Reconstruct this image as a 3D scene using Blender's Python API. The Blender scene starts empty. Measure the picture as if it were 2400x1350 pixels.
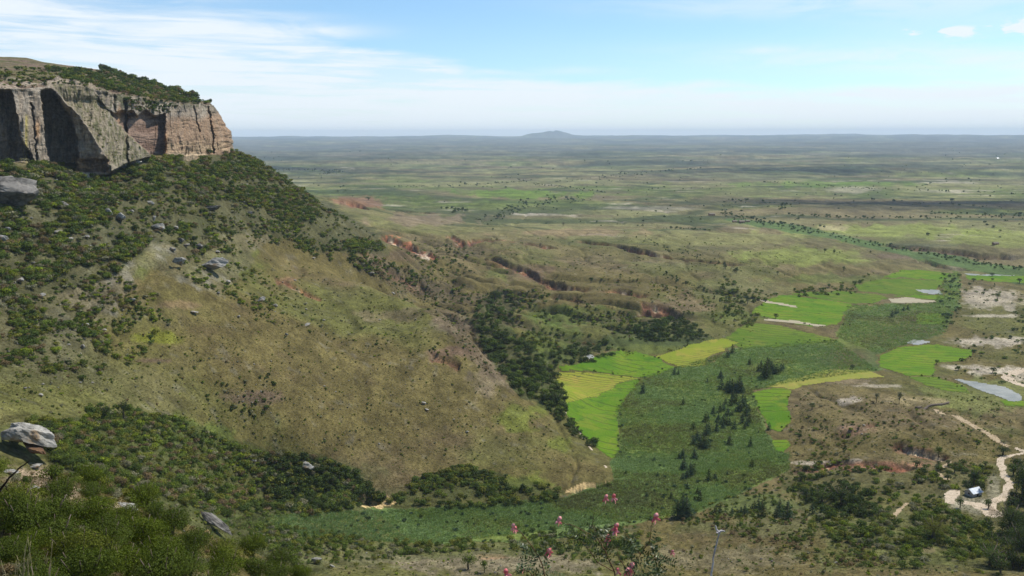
import bpy, math, random
import numpy as np
from mathutils import Matrix, Vector

random.seed(7)
rng = np.random.default_rng(7)
scene = bpy.context.scene
R = math.radians
Q = 1.0            # mesh fineness

# ------------------------------------------------------------------ camera
CAM_Z = 170.0
F = 1997.0                      # focal length in pixels of the 2400 px wide frame
PITCH, ROLL = R(10.22), R(-0.15)
right0 = np.array([1.0, 0, 0]); fwd = np.array([0, math.cos(PITCH), -math.sin(PITCH)])
up0 = np.array([0, math.sin(PITCH), math.cos(PITCH)])
right = math.cos(ROLL) * right0 + math.sin(ROLL) * up0
up = -math.sin(ROLL) * right0 + math.cos(ROLL) * up0
cam_data = bpy.data.cameras.new('camera')
cam = bpy.data.objects.new('camera', cam_data)
scene.collection.objects.link(cam)
m = Matrix.Identity(4)
for i in range(3):
    m[i][0], m[i][1], m[i][2] = right[i], up[i], -fwd[i]
m[2][3] = CAM_Z
cam.matrix_world = m
cam_data.sensor_width = 36.0
cam_data.lens = 36.0 * F / 2400.0
cam_data.clip_start = 0.1
cam_data.dof.use_dof = True
cam_data.dof.focus_distance = 400.0
cam_data.dof.aperture_fstop = 16.0
cam_data.clip_end = 200000.0
scene.camera = cam
scene.cycles.transparent_max_bounces = 48
scene.cycles.volume_bounces = 1
scene.render.resolution_x, scene.render.resolution_y = 1024, 576

# ------------------------------------------------------------------ exposure, sun, sky
scene.view_settings.view_transform = 'Standard'
scene.view_settings.look = 'None'
scene.view_settings.exposure = 0.1
scene.view_settings.gamma = 1.0
SUN_AZ, SUN_EL = R(56), R(56)     # azimuth clockwise from the view direction
sd = np.array([math.sin(SUN_AZ) * math.cos(SUN_EL), math.cos(SUN_AZ) * math.cos(SUN_EL), math.sin(SUN_EL)])
ld = bpy.data.lights.new('sun', 'SUN')
ld.energy = 4.9
ld.angle = R(0.53)
ld.color = (1.0, 0.95, 0.87)
sun = bpy.data.objects.new('sun', ld)
scene.collection.objects.link(sun)
sun.rotation_euler = Vector(sd).to_track_quat('Z', 'Y').to_euler()
sun.location = (0, 0, 600)

class NT:
    """small helper to write node trees as expressions"""
    def __init__(s, tree):
        s.t = tree; s.n = tree.nodes; s.l = tree.links
    def put(s, sock, v):
        if isinstance(v, bpy.types.NodeSocket): s.l.new(v, sock)
        elif v is not None: sock.default_value = v
    def math(s, op, a, b=None, c=None, clamp=False):
        n = s.n.new('ShaderNodeMath'); n.operation = op; n.use_clamp = clamp
        s.put(n.inputs[0], a); s.put(n.inputs[1], b); s.put(n.inputs[2], c)
        return n.outputs[0]
    def sep(s, v):
        n = s.n.new('ShaderNodeSeparateXYZ'); s.put(n.inputs[0], v); return n.outputs
    def comb(s, x, y, z):
        n = s.n.new('ShaderNodeCombineXYZ')
        s.put(n.inputs[0], x); s.put(n.inputs[1], y); s.put(n.inputs[2], z); return n.outputs[0]
    def noise(s, vec, scale, detail=4.0, rough=0.55, dist=0.0):
        n = s.n.new('ShaderNodeTexNoise'); s.put(n.inputs['Vector'], vec)
        n.inputs['Scale'].default_value = scale; n.inputs['Detail'].default_value = detail
        n.inputs['Roughness'].default_value = rough; n.inputs['Distortion'].default_value = dist
        return n.outputs['Fac']
    def ramp(s, f, lo, hi, a=0.0, b=1.0, smooth=True):
        n = s.n.new('ShaderNodeMapRange'); n.interpolation_type = 'SMOOTHSTEP' if smooth else 'LINEAR'
        s.put(n.inputs['Value'], f)
        for k, v in (('From Min', lo), ('From Max', hi), ('To Min', a), ('To Max', b)): s.put(n.inputs[k], v)
        return n.outputs['Result']
    def mix(s, f, a, b, mode='MIX'):
        n = s.n.new('ShaderNodeMix'); n.data_type = 'RGBA'; n.blend_type = mode
        s.put(n.inputs['Factor'], f); s.put(n.inputs[6], a); s.put(n.inputs[7], b)
        return n.outputs[2]

world = bpy.data.worlds.new('World')
scene.world = world
world.use_nodes = True
w = NT(world.node_tree); w.n.clear()
out = w.n.new('ShaderNodeOutputWorld'); bg = w.n.new('ShaderNodeBackground')
w.l.new(bg.outputs[0], out.inputs[0])
SKY_STRENGTH = 0.10
bg.inputs['Strength'].default_value = SKY_STRENGTH
sky = w.n.new('ShaderNodeTexSky')
sky.sky_type = 'NISHITA'; sky.sun_disc = False
sky.sun_elevation = SUN_EL; sky.sun_rotation = SUN_AZ
sky.altitude = 900; sky.air_density = 1.0; sky.dust_density = 0.6; sky.ozone_density = 1.6
tc = w.n.new('ShaderNodeTexCoord')
dx, dy, dz = w.sep(tc.outputs['Generated'])
az = w.math('MULTIPLY', w.math('ARCTAN2', dx, dy), 57.2958)     # degrees, clockwise from +Y
el = w.math('MULTIPLY', w.math('ARCSINE', dz), 57.2958)
v1 = w.comb(w.math('MULTIPLY', az, 0.055), w.math('MULTIPLY', el, 0.42), 0.0)
v2 = w.comb(w.math('MULTIPLY', az, 0.13), w.math('MULTIPLY', el, 0.75), 3.0)
v3 = w.comb(w.math('MULTIPLY', az, 0.5), w.math('MULTIPLY', el, 1.3), 7.0)
n1 = w.noise(v1, 1.0, 6.0, 0.55, 0.6)
n2 = w.noise(v2, 1.0, 7.0, 0.62, 1.0)
n3 = w.noise(v3, 1.0, 6.0, 0.6, 0.3)
n4 = w.noise(w.comb(w.math('MULTIPLY', az, 0.085), w.math('ADD', w.math('MULTIPLY', el, 1.5), w.math('MULTIPLY', az, .03)), 11.0), 1.0, 6.0, 0.6, 0.8)
def sky_blob(a0, e0, ra, re, tilt=0.0):
    """soft elliptic cloud centred on azimuth a0 and elevation e0 (degrees)"""
    da = w.math('SUBTRACT', az, a0)
    de = w.math('SUBTRACT', w.math('SUBTRACT', el, e0), w.math('MULTIPLY', da, tilt))
    q = w.math('ADD', w.math('POWER', w.math('DIVIDE', w.math('ABSOLUTE', da), ra), 2.0),
               w.math('POWER', w.math('DIVIDE', w.math('ABSOLUTE', de), re), 2.0))
    return w.math('POWER', 2.718, w.math('MULTIPLY', q, -1.0))
# height of the upper edge of the great veil as a function of azimuth
edge = w.ramp(az, -24.0, 6.0, 7.7, 3.4)
edge = w.math('ADD', edge, w.math('MULTIPLY', w.math('SUBTRACT', n1, 0.5), 4.2))
edge = w.math('ADD', edge, w.math('MULTIPLY', w.math('SUBTRACT', n2, 0.5), 1.2))
veil = w.ramp(w.math('SUBTRACT', edge, el), -0.3, 0.9, 0.0, 1.0)
veil = w.math('MULTIPLY', veil, w.ramp(w.math('ADD', w.math('MULTIPLY', n2, .35), w.math('MULTIPLY', n4, .65)), 0.38, 0.56, w.ramp(el, .3, 4.5, .75, .40), 1.0))
SKY_BLOBS = [(-22, 8.6, 6.5, 0.75, 0.05, 0.75), (-29, 7.3, 4.5, 0.6, -0.02, 0.5), (-13.5, 6.45, 4.2, 0.45, 0.0, 0.9), (-17, 7.3, 5, .28, 0.0, 0.4),
             (22, 8.4, 13, 1.1, -0.05, 0.62), (14, 7.6, 9, 0.5, -0.04, 0.3), (26, 4.3, 13, 0.75, -0.04, 0.72), (16.5, 5.1, 1.8, 0.22, -0.02, 0.55),
             (5, 4.05, 3.4, 0.28, 0.0, 0.35), (28, 6.4, 9, 1.6, 0.0, 0.22)]
dens = veil
for a0, e0, ra, re, tl, st in SKY_BLOBS:
    b = w.math('MULTIPLY', sky_blob(a0, e0, ra, re, tl), w.ramp(n2, 0.3, 0.6, 0.35 * st, 1.15 * st))
    dens = w.math('SUBTRACT', 1.0, w.math('MULTIPLY', w.math('SUBTRACT', 1.0, dens, clamp=True), w.math('SUBTRACT', 1.0, b, clamp=True)))
# small crisp cumulus at the right
for a0, e0, ra, re in ((30.6, 5.9, 1.3, 0.62), (28.8, 5.7, 0.8, .38), (26.6, 5.75, 1.3, 0.33), (24.7, 5.9, 0.8, 0.25)):
    b = w.math('MULTIPLY', sky_blob(a0, e0, ra, re), w.ramp(n3, 0.42, 0.6, 0.0, 1.3))
    b = w.ramp(b, 0.12, 0.75)
    dens = w.math('SUBTRACT', 1.0, w.math('MULTIPLY', w.math('SUBTRACT', 1.0, dens, clamp=True), w.math('SUBTRACT', 1.0, b, clamp=True)))
# higher sky (outside the frame): broken thin cloud
hi = w.math('MULTIPLY', w.ramp(n2, 0.5, 0.7, 0.0, 0.2), w.ramp(el, 9.5, 14.0))
dens = w.math('MAXIMUM', dens, hi)
dens = w.math('MULTIPLY', dens, 0.94)
CLOUD = (8.4, 9.1, 9.7, 1)
deep = w.mix(1.0, sky.outputs[0], (1.05, 1.28, 1.42, 1), 'MULTIPLY')
col = w.mix(dens, deep, CLOUD)
w.l.new(col, bg.inputs['Color'])

# ------------------------------------------------------------------ numpy tools
def hash2(ix, iy, seed):
    h = (ix.astype(np.int64) * 374761393 + iy.astype(np.int64) * 668265263 + seed * 974711) & 0xffffffff
    h = ((h ^ (h >> 13)) * 1274126177) & 0xffffffff
    h = (h ^ (h >> 16)) & 0xffffffff
    return h / 4294967295.0
def noise2(x, y, seed=0):
    x = np.asarray(x, float); y = np.asarray(y, float)
    x0 = np.floor(x); y0 = np.floor(y); fx = x - x0; fy = y - y0
    fx = fx * fx * (3 - 2 * fx); fy = fy * fy * (3 - 2 * fy)
    x0 = x0.astype(np.int64); y0 = y0.astype(np.int64)
    a = hash2(x0, y0, seed); b = hash2(x0 + 1, y0, seed); c = hash2(x0, y0 + 1, seed); d = hash2(x0 + 1, y0 + 1, seed)
    return (a + (b - a) * fx) * (1 - fy) + (c + (d - c) * fx) * fy
def fbm(x, y, octaves=4, seed=0, gain=0.5):
    s = 0.0; a = 1.0; t = 0.0
    for o in range(octaves):
        s = s + a * noise2(x * 2 ** o + 17.3 * o, y * 2 ** o - 9.1 * o, seed + o); t += a; a *= gain
    return s / t            # 0..1
def sstep(x, a, b):
    t = np.clip((x - a) / (b - a), 0, 1); return t * t * (3 - 2 * t)
def ray(px, py):
    """azimuth and tan(elevation) of photo pixels"""
    px = np.asarray(px, float); py = np.asarray(py, float)
    u = (px - 1200) / F; v = -(py - 675) / F
    d = fwd[:, None] + right[:, None] * u.ravel() + up[:, None] * v.ravel()
    hz = np.hypot(d[0], d[1])
    return np.arctan2(d[0], d[1]).reshape(u.shape), (d[2] / hz).reshape(u.shape)
def project(x, y, z):
    d = np.stack([x, y, z - CAM_Z])
    f = np.tensordot(fwd, d, 1); f = np.where(f < 0.1, 0.1, f)
    return 1200 + F * np.tensordot(right, d, 1) / f, 675 - F * np.tensordot(up, d, 1) / f
def at_dist(px, py, D):
    a, t = ray(px, py)
    return D * np.sin(a), D * np.cos(a), CAM_Z + D * t
def in_poly(x, y, poly):
    inside = np.zeros(np.shape(x), bool); n = len(poly)
    for i in range(n):
        x1, y1 = poly[i]; x2, y2 = poly[(i + 1) % n]
        if y1 == y2: continue
        c = ((y1 > y) != (y2 > y)) & (x < (x2 - x1) * (y - y1) / (y2 - y1) + x1)
        inside ^= c
    return inside
def seg_dist(x, y, line):
    """distance to a polyline, signed side and the position along it (0..1)"""
    best = np.full(np.shape(x), 1e9); side = np.zeros(np.shape(x)); pos = np.zeros(np.shape(x))
    L = [0.0]
    for i in range(len(line) - 1): L.append(L[-1] + math.dist(line[i][:2], line[i + 1][:2]))
    for i in range(len(line) - 1):
        ax, ay = line[i][:2]; bx, by = line[i + 1][:2]
        ux, uy = bx - ax, by - ay; l2 = ux * ux + uy * uy + 1e-9
        t = np.clip(((x - ax) * ux + (y - ay) * uy) / l2, 0, 1)
        d = np.hypot(x - ax - t * ux, y - ay - t * uy)
        m = d < best
        best = np.where(m, d, best)
        side = np.where(m, np.sign(ux * (y - ay) - uy * (x - ax)), side)
        pos = np.where(m, (L[i] + t * (L[i + 1] - L[i])) / L[-1], pos)
    return best, side, pos

# ------------------------------------------------------------------ terrain control points
CP = []
def z_pts(s):        # "px,py,z; ..." a surface of known height seen at that pixel
    for q in s.split(';'):
        px, py, z = map(float, q.split(','))
        a, t = ray(px, py); D = (z - CAM_Z) / float(t)
        CP.append((D * math.sin(a), D * math.cos(a), z))
def d_pts(s):        # "px,py,distance; ..."
    for q in s.split(';'):
        px, py, D = map(float, q.split(','))
        x, y, z = at_dist(px, py, D); CP.append((float(x), float(y), float(z)))
def h_pts(s):        # "px (only the azimuth),distance,z; ..." hidden ground
    for q in s.split(';'):
        px, D, z = map(float, q.split(','))
        a = math.atan2(px - 1200, F)
        CP.append((D * math.sin(a), D * math.cos(a), z))
# valley floor
z_pts('1450,1200,0;1300,1215,0;1000,1225,2;700,1232,4;1500,1100,0;1600,1000,0;1700,900,0;1500,950,0;1400,960,0;1380,1020,0;1345,890,0;'
      '1500,850,0;1700,800,0;1900,760,0;2000,700,0;2150,650,0;2210,700,0;2300,650,0;2100,850,0;2250,840,0;1800,930,0;1840,1000,0;1850,1060,1;'
      '1750,1150,1;1600,1180,0;1800,850,0;2350,800,2;2350,900,3;2350,700,2;2200,780,0')
# knoll with the hut, lower right
z_pts('2000,890,3;1900,960,4;2000,1000,9;2150,950,10;2300,1000,13;2000,1080,11;2150,1090,14;2350,1100,18;2280,1150,18;2350,1250,22;2390,1340,28;'
      '2000,1150,13;1900,1200,7;2000,1250,17;2100,1340,28;1900,1130,5;1800,1340,20;1800,1230,6;1600,1290,8;1650,1345,13;1350,1345,13;1150,1300,7;1350,1290,5;'
      '1000,1340,16;850,1300,16;800,1345,26;1950,1300,18;2200,1200,17;2380,960,8;2390,860,3;2200,900,3')
# broad grassy spur on the left
d_pts('0,950,290;150,1000,285;300,1080,288;450,1130,312;600,1180,345;720,1190,352;400,1000,360;700,1000,400;1000,1000,428;1250,1000,450;1390,1060,445;'
      '0,800,365;200,800,398;400,800,430;700,800,470;1000,810,505;0,600,440;300,600,480;600,650,560;800,680,600;950,745,560;620,585,640;'
      '740,635,650;860,668,645;950,700,602;1030,725,570;1100,790,540;1160,870,508;1200,930,482;1420,1110,405;400,600,500;200,690,440')
z_pts('860,1180,6;1000,1175,4;1200,1165,3;1350,1145,2')
# gully behind the spur
d_pts('1160,730,680;1200,830,600;1270,890,530')
h_pts('860,676,45;950,670,33;950,740,32;1030,640,25;1030,715,20;1100,610,12;1160,565,5;1090,690,17')
# slope under the cliff and its ridge
d_pts('-150,420,500;0,450,510;250,430,560;300,520,520;450,380,680;540,352,745;600,450,705;700,520,715;800,560,735;880,600,725;550,520,615;'
      '610,385,765;700,440,790;800,508,825;880,552,860;950,578,880;100,520,480')
h_pts('0,700,150;200,800,150;400,850,148;550,860,138;600,900,120;700,930,88;800,950,68;900,960,52;300,1100,140;500,1100,115;650,1100,82;0,1400,140;400,1600,100')
# pediment between the ridge and the river
d_pts('820,466,1500;900,500,1420;1000,515,1450')
z_pts('1100,522,10;1000,580,42;1200,560,28;1300,600,20;1500,640,17;1600,700,11;1400,750,12;1300,750,11;1200,680,19;1100,640,26;1700,760,3;1650,680,11;'
      '1500,540,13;1800,560,14;1950,600,12;2050,632,5;1350,500,6;2300,575,12;2300,606,1;2100,587,1;1900,547,2;1750,518,2;1700,640,14;1500,700,14;1450,790,7;1880,640,8')
h_pts('820,1800,25;700,1700,30;900,1700,20;600,2000,30')
z_pts('700,430,0;1000,440,0;1300,440,0;1600,440,0;1900,440,0;2200,440,0;2500,440,0;1000,480,3;1300,470,3;1600,480,3;1900,490,5;2200,500,5;2400,520,8;800,442,2')
d_pts('-150,436,512;0,391,538;60,384,551;100,391,565;140,407,578;200,424,585;250,419,593;300,392,613;345,378,633;385,376,648;432,374,663;478,372,683;515,366,705;538,360,731')
# our own hillside and the ground under the camera
d_pts('-80,1120,95;100,1105,95;350,1175,100;500,1255,106;640,1320,112;30,1250,62;300,1345,60;500,1345,82;-200,1250,60')
h_pts('-100,150,100;100,160,88;350,165,78;500,175,66;650,190,58;0,220,80;250,230,62;450,240,48;650,270,28;800,200,48;800,120,95;'
      '1200,25,148;1200,60,118;1200,110,84;1200,180,45;1200,240,23;1800,60,120;1800,120,80;1800,200,45;2300,60,122;2300,120,86;2300,200,52;2600,200,60;'
      '1000,250,22;900,60,128;500,25,152;500,45,143;0,25,153;1200,9,162;1200,5,166.8;1500,6,165.5;900,6,165.6;1200,2.5,168.0;1200,0.1,168.35;600,4,166.8;1900,4,166.7')
for x_, y_, z_ in ((0, -15, 171), (25, -5, 168), (-25, -5, 169), (0, -80, 176), (120, -60, 168), (-120, -60, 178), (150, 30, 130), (-90, 20, 150),
                   (0, -300, 180), (-300, -100, 180), (300, -100, 150), (-400, 150, 140), (-600, 300, 160), (400, 200, 40), (600, 400, 15), (-500, 900, 150), (900, 900, 4),
                   (1500, 2000, 4), (-1500, 1500, 120), (-1500, 3000, 40), (1500, 0, 60), (-1500, 0, 180), (0, 4200, 0), (2500, 3500, 0), (-2500, 4200, 0), (0, -1500, 180)):
    CP.append((x_, y_, z_))
CP = np.array(CP)
# multiquadric interpolation with a linear drift
def mq_fit(P, zz, c=12.0):
    n = len(P); d = np.sqrt(((P[:, None] - P[None]) ** 2).sum(-1) + c * c)
    A = np.zeros((n + 3, n + 3)); A[:n, :n] = d + np.eye(n) * -0.02
    A[:n, n] = 1; A[:n, n + 1:] = P / 1000; A[n:, :n] = A[:n, n:].T
    return np.linalg.solve(A, np.r_[zz, 0, 0, 0])
WQ = mq_fit(CP[:, :2], CP[:, 2])
def base_height(x, y):
    sh = np.shape(x); x = np.ravel(x); y = np.ravel(y); o = np.zeros(len(x)); n = len(CP)
    for s in range(0, len(x), 40000):
        xs, ys = x[s:s + 40000], y[s:s + 40000]
        d = np.sqrt((xs[:, None] - CP[None, :, 0]) ** 2 + (ys[:, None] - CP[None, :, 1]) ** 2 + 144.0)
        o[s:s + 40000] = d @ WQ[:n] + WQ[n] + (xs * WQ[n + 1] + ys * WQ[n + 2]) / 1000
    return o.reshape(sh)

# ------------------------------------------------------------------ the terrain grid (rings round the camera)
azs = np.r_[np.arange(-180, -38, 5.0), np.arange(-38, 38, 0.078 / Q), np.arange(38, 180.1, 5.0)] * math.pi / 180
dep = np.arange(7.4, 0.322, -0.026 / Q)
rs = np.r_[np.exp(np.arange(math.log(0.5), math.log(40), 0.03)), np.exp(np.arange(math.log(40), math.log(1300), 0.0036 / Q)),
           CAM_Z / np.tan(dep[1:] * math.pi / 180)]
AZ, RR = np.meshgrid(azs, rs, indexing='ij')
X = RR * np.sin(AZ); Y = RR * np.cos(AZ)
Z = base_height(X, Y)
near = 1 - sstep(RR, 2600, 3800)
Z = Z * near
vis_noise = sstep(RR, 20, 80)
flat = sstep(Z, 0.4, 4.0)                       # the valley floor stays flat
und = (fbm(X / 95, Y / 95, 4, 11) - 0.5) * 7 + (fbm(X / 22, Y / 22, 4, 23) - 0.5) * 2.4
Z = Z + und * flat * near * vis_noise
# (rills run down the slopes)
rill = 1 - np.abs(fbm(X / 60 + 0.3 * fbm(X / 30, Y / 30, 2, 5), Y / 210, 3, 31) * 2 - 1)
Z = Z - 2.2 * sstep(rill, 0.9, 1.0) * flat * near * sstep(RR, 300, 420)
# eroded spurs and gullies running off the ridge towards the river
al, ac = X * .94 - Y * .34, X * .34 + Y * .94
ero = 1 - np.abs(2 * fbm(al / 240, ac / 62 + .5 * fbm(al / 90, ac / 90, 2, 37), 4, 36) - 1)
EROM = sstep(RR, 610, 700) * (1 - sstep(RR - 260 * (1 - sstep(np.arctan2(X, Y), -.08, .02)), 860, 980)) * sstep(Z, 3.0, 9.0) * sstep(np.arctan2(X, Y), -.19, -.10) * (1 - sstep(np.arctan2(X, Y), .28, .40))
EROG = sstep(ero, .78, .99) * EROM
Z = Z - 8.5 * EROG
# rolling far country
far = sstep(RR, 1900, 5200)
rollv = fbm(X / 2600 + 3, Y / 1500, 5, 41) - 0.5
roll2 = 1 - np.abs(2 * fbm(X / 1900, Y / 900, 4, 47) - 1)
Z = Z + far * (rollv * 70 * sstep(RR, 2500, 12000) + (roll2 - 0.6) * 46 + (fbm(X / 420, Y / 260, 4, 53) - 0.5) * 16)
Z = Z - 8 * far
Z = Z - 22 * sstep(RR, 9000, 20000)
# the last ranges of hills at the horizon, and the one blue mountain
PXg, _ = project(X, Y, Z)
Z = Z + 138 * sstep(RR, 8000, 26000)
Z = Z + sstep(RR, 20000, 26000) * (2 + 110 * (fbm(X / 1700, Y / 5000, 5, 61) - .38)) - 40 * sstep(RR, 22000, 28000) * (1 - sstep(PXg, 500, 1000))
mt = np.exp(-(np.abs(PXg - 1296) / 42.0) ** 2.6) * 1.0 + 0.35 * np.exp(-((PXg - 1243) / 16.0) ** 2)
mt = mt * (0.8 + 0.4 * fbm(PXg / 8, RR / 1500, 4, 3)) * np.exp(-((RR - 24000) / 1400.0) ** 2)
Z = Z + 140 * mt

def vis_tables():
    t = (Z - CAM_Z) / RR
    return t, np.maximum.accumulate(t, axis=1)
def locate(px, py):
    """world points of the terrain seen at photo pixels (nan where only sky)"""
    a, t = ray(px, py)
    a = np.ravel(a); t = np.ravel(t)
    ci = np.interp(a, azs, np.arange(len(azs))); c0 = np.clip(np.round(ci).astype(int), 0, len(azs) - 1)
    r = np.full(len(a), np.nan)
    for i in range(len(a)):
        row = CM[c0[i]]; k = np.searchsorted(row, t[i])
        if 0 < k < len(rs):
            t0, t1 = row[k - 1], TE[c0[i], k]; f = 0 if t1 <= t0 else (t[i] - t0) / (t1 - t0)
            r[i] = rs[k - 1] + (rs[k] - rs[k - 1]) * f
    x = r * np.sin(a); y = r * np.cos(a)
    return x, y, ground(x, y)
def ground(x, y):
    a = np.arctan2(x, y); r = np.hypot(x, y)
    ci = np.interp(a, azs, np.arange(len(azs))); ri = np.interp(r, rs, np.arange(len(rs)))
    ci = np.nan_to_num(ci); ri = np.nan_to_num(ri)
    c0 = np.clip(ci.astype(int), 0, len(azs) - 2); r0 = np.clip(ri.astype(int), 0, len(rs) - 2)
    fc = ci - c0; fr = ri - r0
    return (Z[c0, r0] * (1 - fc) * (1 - fr) + Z[c0 + 1, r0] * fc * (1 - fr) + Z[c0, r0 + 1] * (1 - fc) * fr + Z[c0 + 1, r0 + 1] * fc * fr)
TE, CM = vis_tables()
def wline(pts):
    """photo polyline to world polyline on the ground"""
    x, y, z = locate([p[0] for p in pts], [p[1] for p in pts])
    return [(float(a), float(b)) for a, b in zip(x, y) if a == a]

# ------------------------------------------------------------------ erosion scars cut into the ground
# (photo polyline of the upper lip, depth m, reach m, redness)
SCARS = [
    ([(885, 548), (915, 552), (950, 562), (985, 575), (1015, 592), (1030, 612)], 9, 40, 1.0),
    ([(1035, 548), (1060, 551), (1085, 562), (1120, 560), (1200, 564)], 6, 16, 0.9),
    ([(1228, 567), (1270, 572), (1310, 582)], 7, 18, 0.7),
    ([(1350, 562), (1400, 568), (1450, 572), (1500, 582), (1540, 592), (1600, 604), (1660, 612), (1700, 612), (1760, 622)], 12, 20, 0.8),
    ([(1110, 600), (1180, 607), (1230, 625), (1270, 650), (1330, 668), (1400, 672)], 9, 20, 0.6),
    ([(1290, 690), (1330, 702), (1355, 695)], 6, 14, 0.9),
    ([(1438, 674), (1480, 682), (1530, 692)], 7, 20, 0.7),
    ([(1500, 705), (1560, 715), (1590, 735)], 8, 25, 0.6),
    ([(640, 640), (672, 655), (700, 672), (760, 700)], 3.5, 9, 0.55),
    ([(835, 596), (900, 618), (980, 650), (1030, 690)], 7, 20, 0.35),
    ([(1000, 820), (1060, 835), (1090, 850)], 5, 12, 0.35),
    ([(825, 1162), (870, 1152), (905, 1165)], 7, 7, 0.0),
    ([(1330, 1150), (1370, 1133), (1435, 1131)], 3, 4, 0.0),
    ([(1840, 1104), (1890, 1092), (1950, 1080), (2030, 1078), (2100, 1088), (2150, 1096)], 2.6, 9, 0.8),
    ([(2100, 1035), (2180, 1058), (2240, 1072)], 4.5, 8, 0.8),
    ([(1960, 1020), (2010, 1000), (2050, 990)], 3, 9, 0.35),
    ([(2120, 612), (2170, 607), (2230, 628), (2290, 632)], 7, 16, 0.2),
    ([(2075, 570), (2180, 580), (2300, 592), (2400, 606)], 8, 26, 0.25),
    ([(1040, 500), (930, 492), (880, 487)], 9, 30, 0.25),
    ([(870, 492), (845, 478), (820, 470)], 12, 30, 0.95),
]
SCAR_RED = np.zeros_like(Z); SCAR = np.zeros_like(Z)
lines_w = [(wline(p), d, wd, rd) for p, d, wd, rd in SCARS]
for line, depth, width, red in lines_w:
    if len(line) < 2: continue
    xs = [p[0] for p in line]; ys = [p[1] for p in line]; pad = width * 2.2 + 12
    mk = (X > min(xs) - pad) & (X < max(xs) + pad) & (Y > min(ys) - pad) & (Y < max(ys) + pad)
    xx, yy = X[mk], Y[mk]
    wob = 0.35 * width
    xw = xx + (fbm(xx / (width * 0.9), yy / (width * 0.9), 3, 71) - 0.5) * wob * 2
    yw = yy + (fbm(xx / (width * 0.9) + 50, yy / (width * 0.9), 3, 72) - 0.5) * wob * 2
    d, side, pos = seg_dist(xw, yw, line)
    # the camera side is the low side
    n0 = np.sign((line[-1][0] - line[0][0]) * (0 - line[0][1]) - (line[-1][1] - line[0][1]) * (0 - line[0][0]))
    s = d * side * n0
    endf = sstep(pos, 0.0, 0.10) * (1 - sstep(pos, 0.90, 1.0))
    cut = sstep(s, -0.5, width * 0.12 + 1.0) * (1 - sstep(s, width * 0.35, width * (1.0 + 0.8 * noise2(xx / 13, yy / 13, 7)))) * endf
    ridg = 0.65 + 0.7 * np.abs(fbm(xx / (width * .3), yy / (width * .3), 3, 77) - 0.5) * 2
    Z[mk] -= depth * cut * ridg
    SCAR[mk] = np.maximum(SCAR[mk], cut)
    SCAR_RED[mk] = np.maximum(SCAR_RED[mk], cut * red)
TE, CM = vis_tables()
PX, PY = project(X, Y, Z)

# ------------------------------------------------------------------ ground colours (real soil, grass and rock colours)
def C3(r, g, b): return np.array([r, g, b])
OLIVE, DRY, BROWN = C3(.112, .091, .033), C3(.145, .112, .056), C3(.094, .066, .038)
GREEN, LUSH, DARKG = C3(.080, .108, .022), C3(.10, .175, .016), C3(.035, .052, .020)
REDS, ORANGE, PALE, GREYR = C3(.20, .075, .042), C3(.42, .20, .10), C3(.52, .42, .27), C3(.25, .235, .20)
SAND = C3(.50, .43, .33)
def lerp(c, col, f): return c + (col - c) * f[..., None]
n_big = fbm(X / 160, Y / 160, 4, 101); n_mid = fbm(X / 38, Y / 38, 4, 103); n_sm = fbm(X / 7, Y / 7, 3, 107)
n_px = fbm(PX / 26, PY / 16, 4, 109)
RC = np.gradient(Z, axis=1) / np.gradient(RR, axis=1)
c = np.broadcast_to(OLIVE, Z.shape + (3,)).copy()
c = lerp(c, DRY, sstep(n_big * 0.5 + n_mid * 0.5, 0.44, 0.66) * 0.7)
c = lerp(c, BROWN, sstep(n_mid * 0.6 + n_sm * 0.4, 0.54, 0.74) * 0.4)
c = lerp(c, GREEN, sstep(fbm(X / 90 + 7, Y / 90, 4, 113), 0.48, 0.7) * 0.4)
c = lerp(c, GREYR * .7, sstep(fbm(X / 5, Y / 5, 2, 117), 0.70, 0.85) * 0.25)
# plain beyond: green-grey with dry streaks and darker wooded draws
fz = sstep(RR, 900, 1600)
pl = lerp(np.broadcast_to(C3(.172, .166, .068), c.shape).copy(), DRY, sstep(fbm(X / 500, Y / 260, 4, 121), 0.42, 0.62) * 0.8)
pl = lerp(pl, GREEN, sstep(fbm(X / 420 + 9, Y / 300, 4, 123), 0.50, 0.68) * 0.75)
pl = lerp(pl, C3(.12, .09, .055), sstep(fbm(X / 300 + 3, Y / 160, 5, 125), 0.56, 0.70) * 0.6)
stri = fbm(X / 1100 + 2, Y / 75, 4, 135)
pl = lerp(pl, C3(.052, .060, .040), sstep(RR, 2600, 4500) * .65 * sstep(stri, .52, .60) * sstep(fbm(X / 1600, Y / 1100, 3, 136), .38, .55))
pl = lerp(pl, C3(.17, .165, .085), sstep(RR, 2600, 4500) * .5 * sstep(stri, .30, .44)[...] * 0 + sstep(RR, 2600, 4500) * .4 * (1 - sstep(stri, .40, .47)))
draw = 1 - np.abs(fbm(X / 1900, Y / 900, 4, 47) * 2 - 1)
draw2 = 1 - np.abs(fbm(X / 700 + 31, Y / 380, 4, 127) * 2 - 1)
pl = lerp(pl, DARKG, np.clip(sstep(draw2, 0.92, 0.99) + sstep(draw, .93, .99), 0, 1) * 0.75)
pl = lerp(pl, SAND * .8, sstep(fbm(X / 140, Y / 60, 4, 129), 0.70, 0.80) * 0.6 * sstep(PY, 350, 420))
far_d = sstep(RR, 4000, 9000)
pl = lerp(pl, C3(.078, .080, .060), far_d * (.30 + .6 * sstep(fbm(X / 1500, Y / 900, 5, 131), 0.42, 0.56)))
pl = lerp(pl, C3(.034, .048, .028), sstep(RR, 2600, 5000) * .8 * sstep(fbm(X / 800 + 5, Y / 330, 5, 133), .54, .62))
c = c * (1 - fz[..., None]) + pl * fz[..., None]

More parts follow.
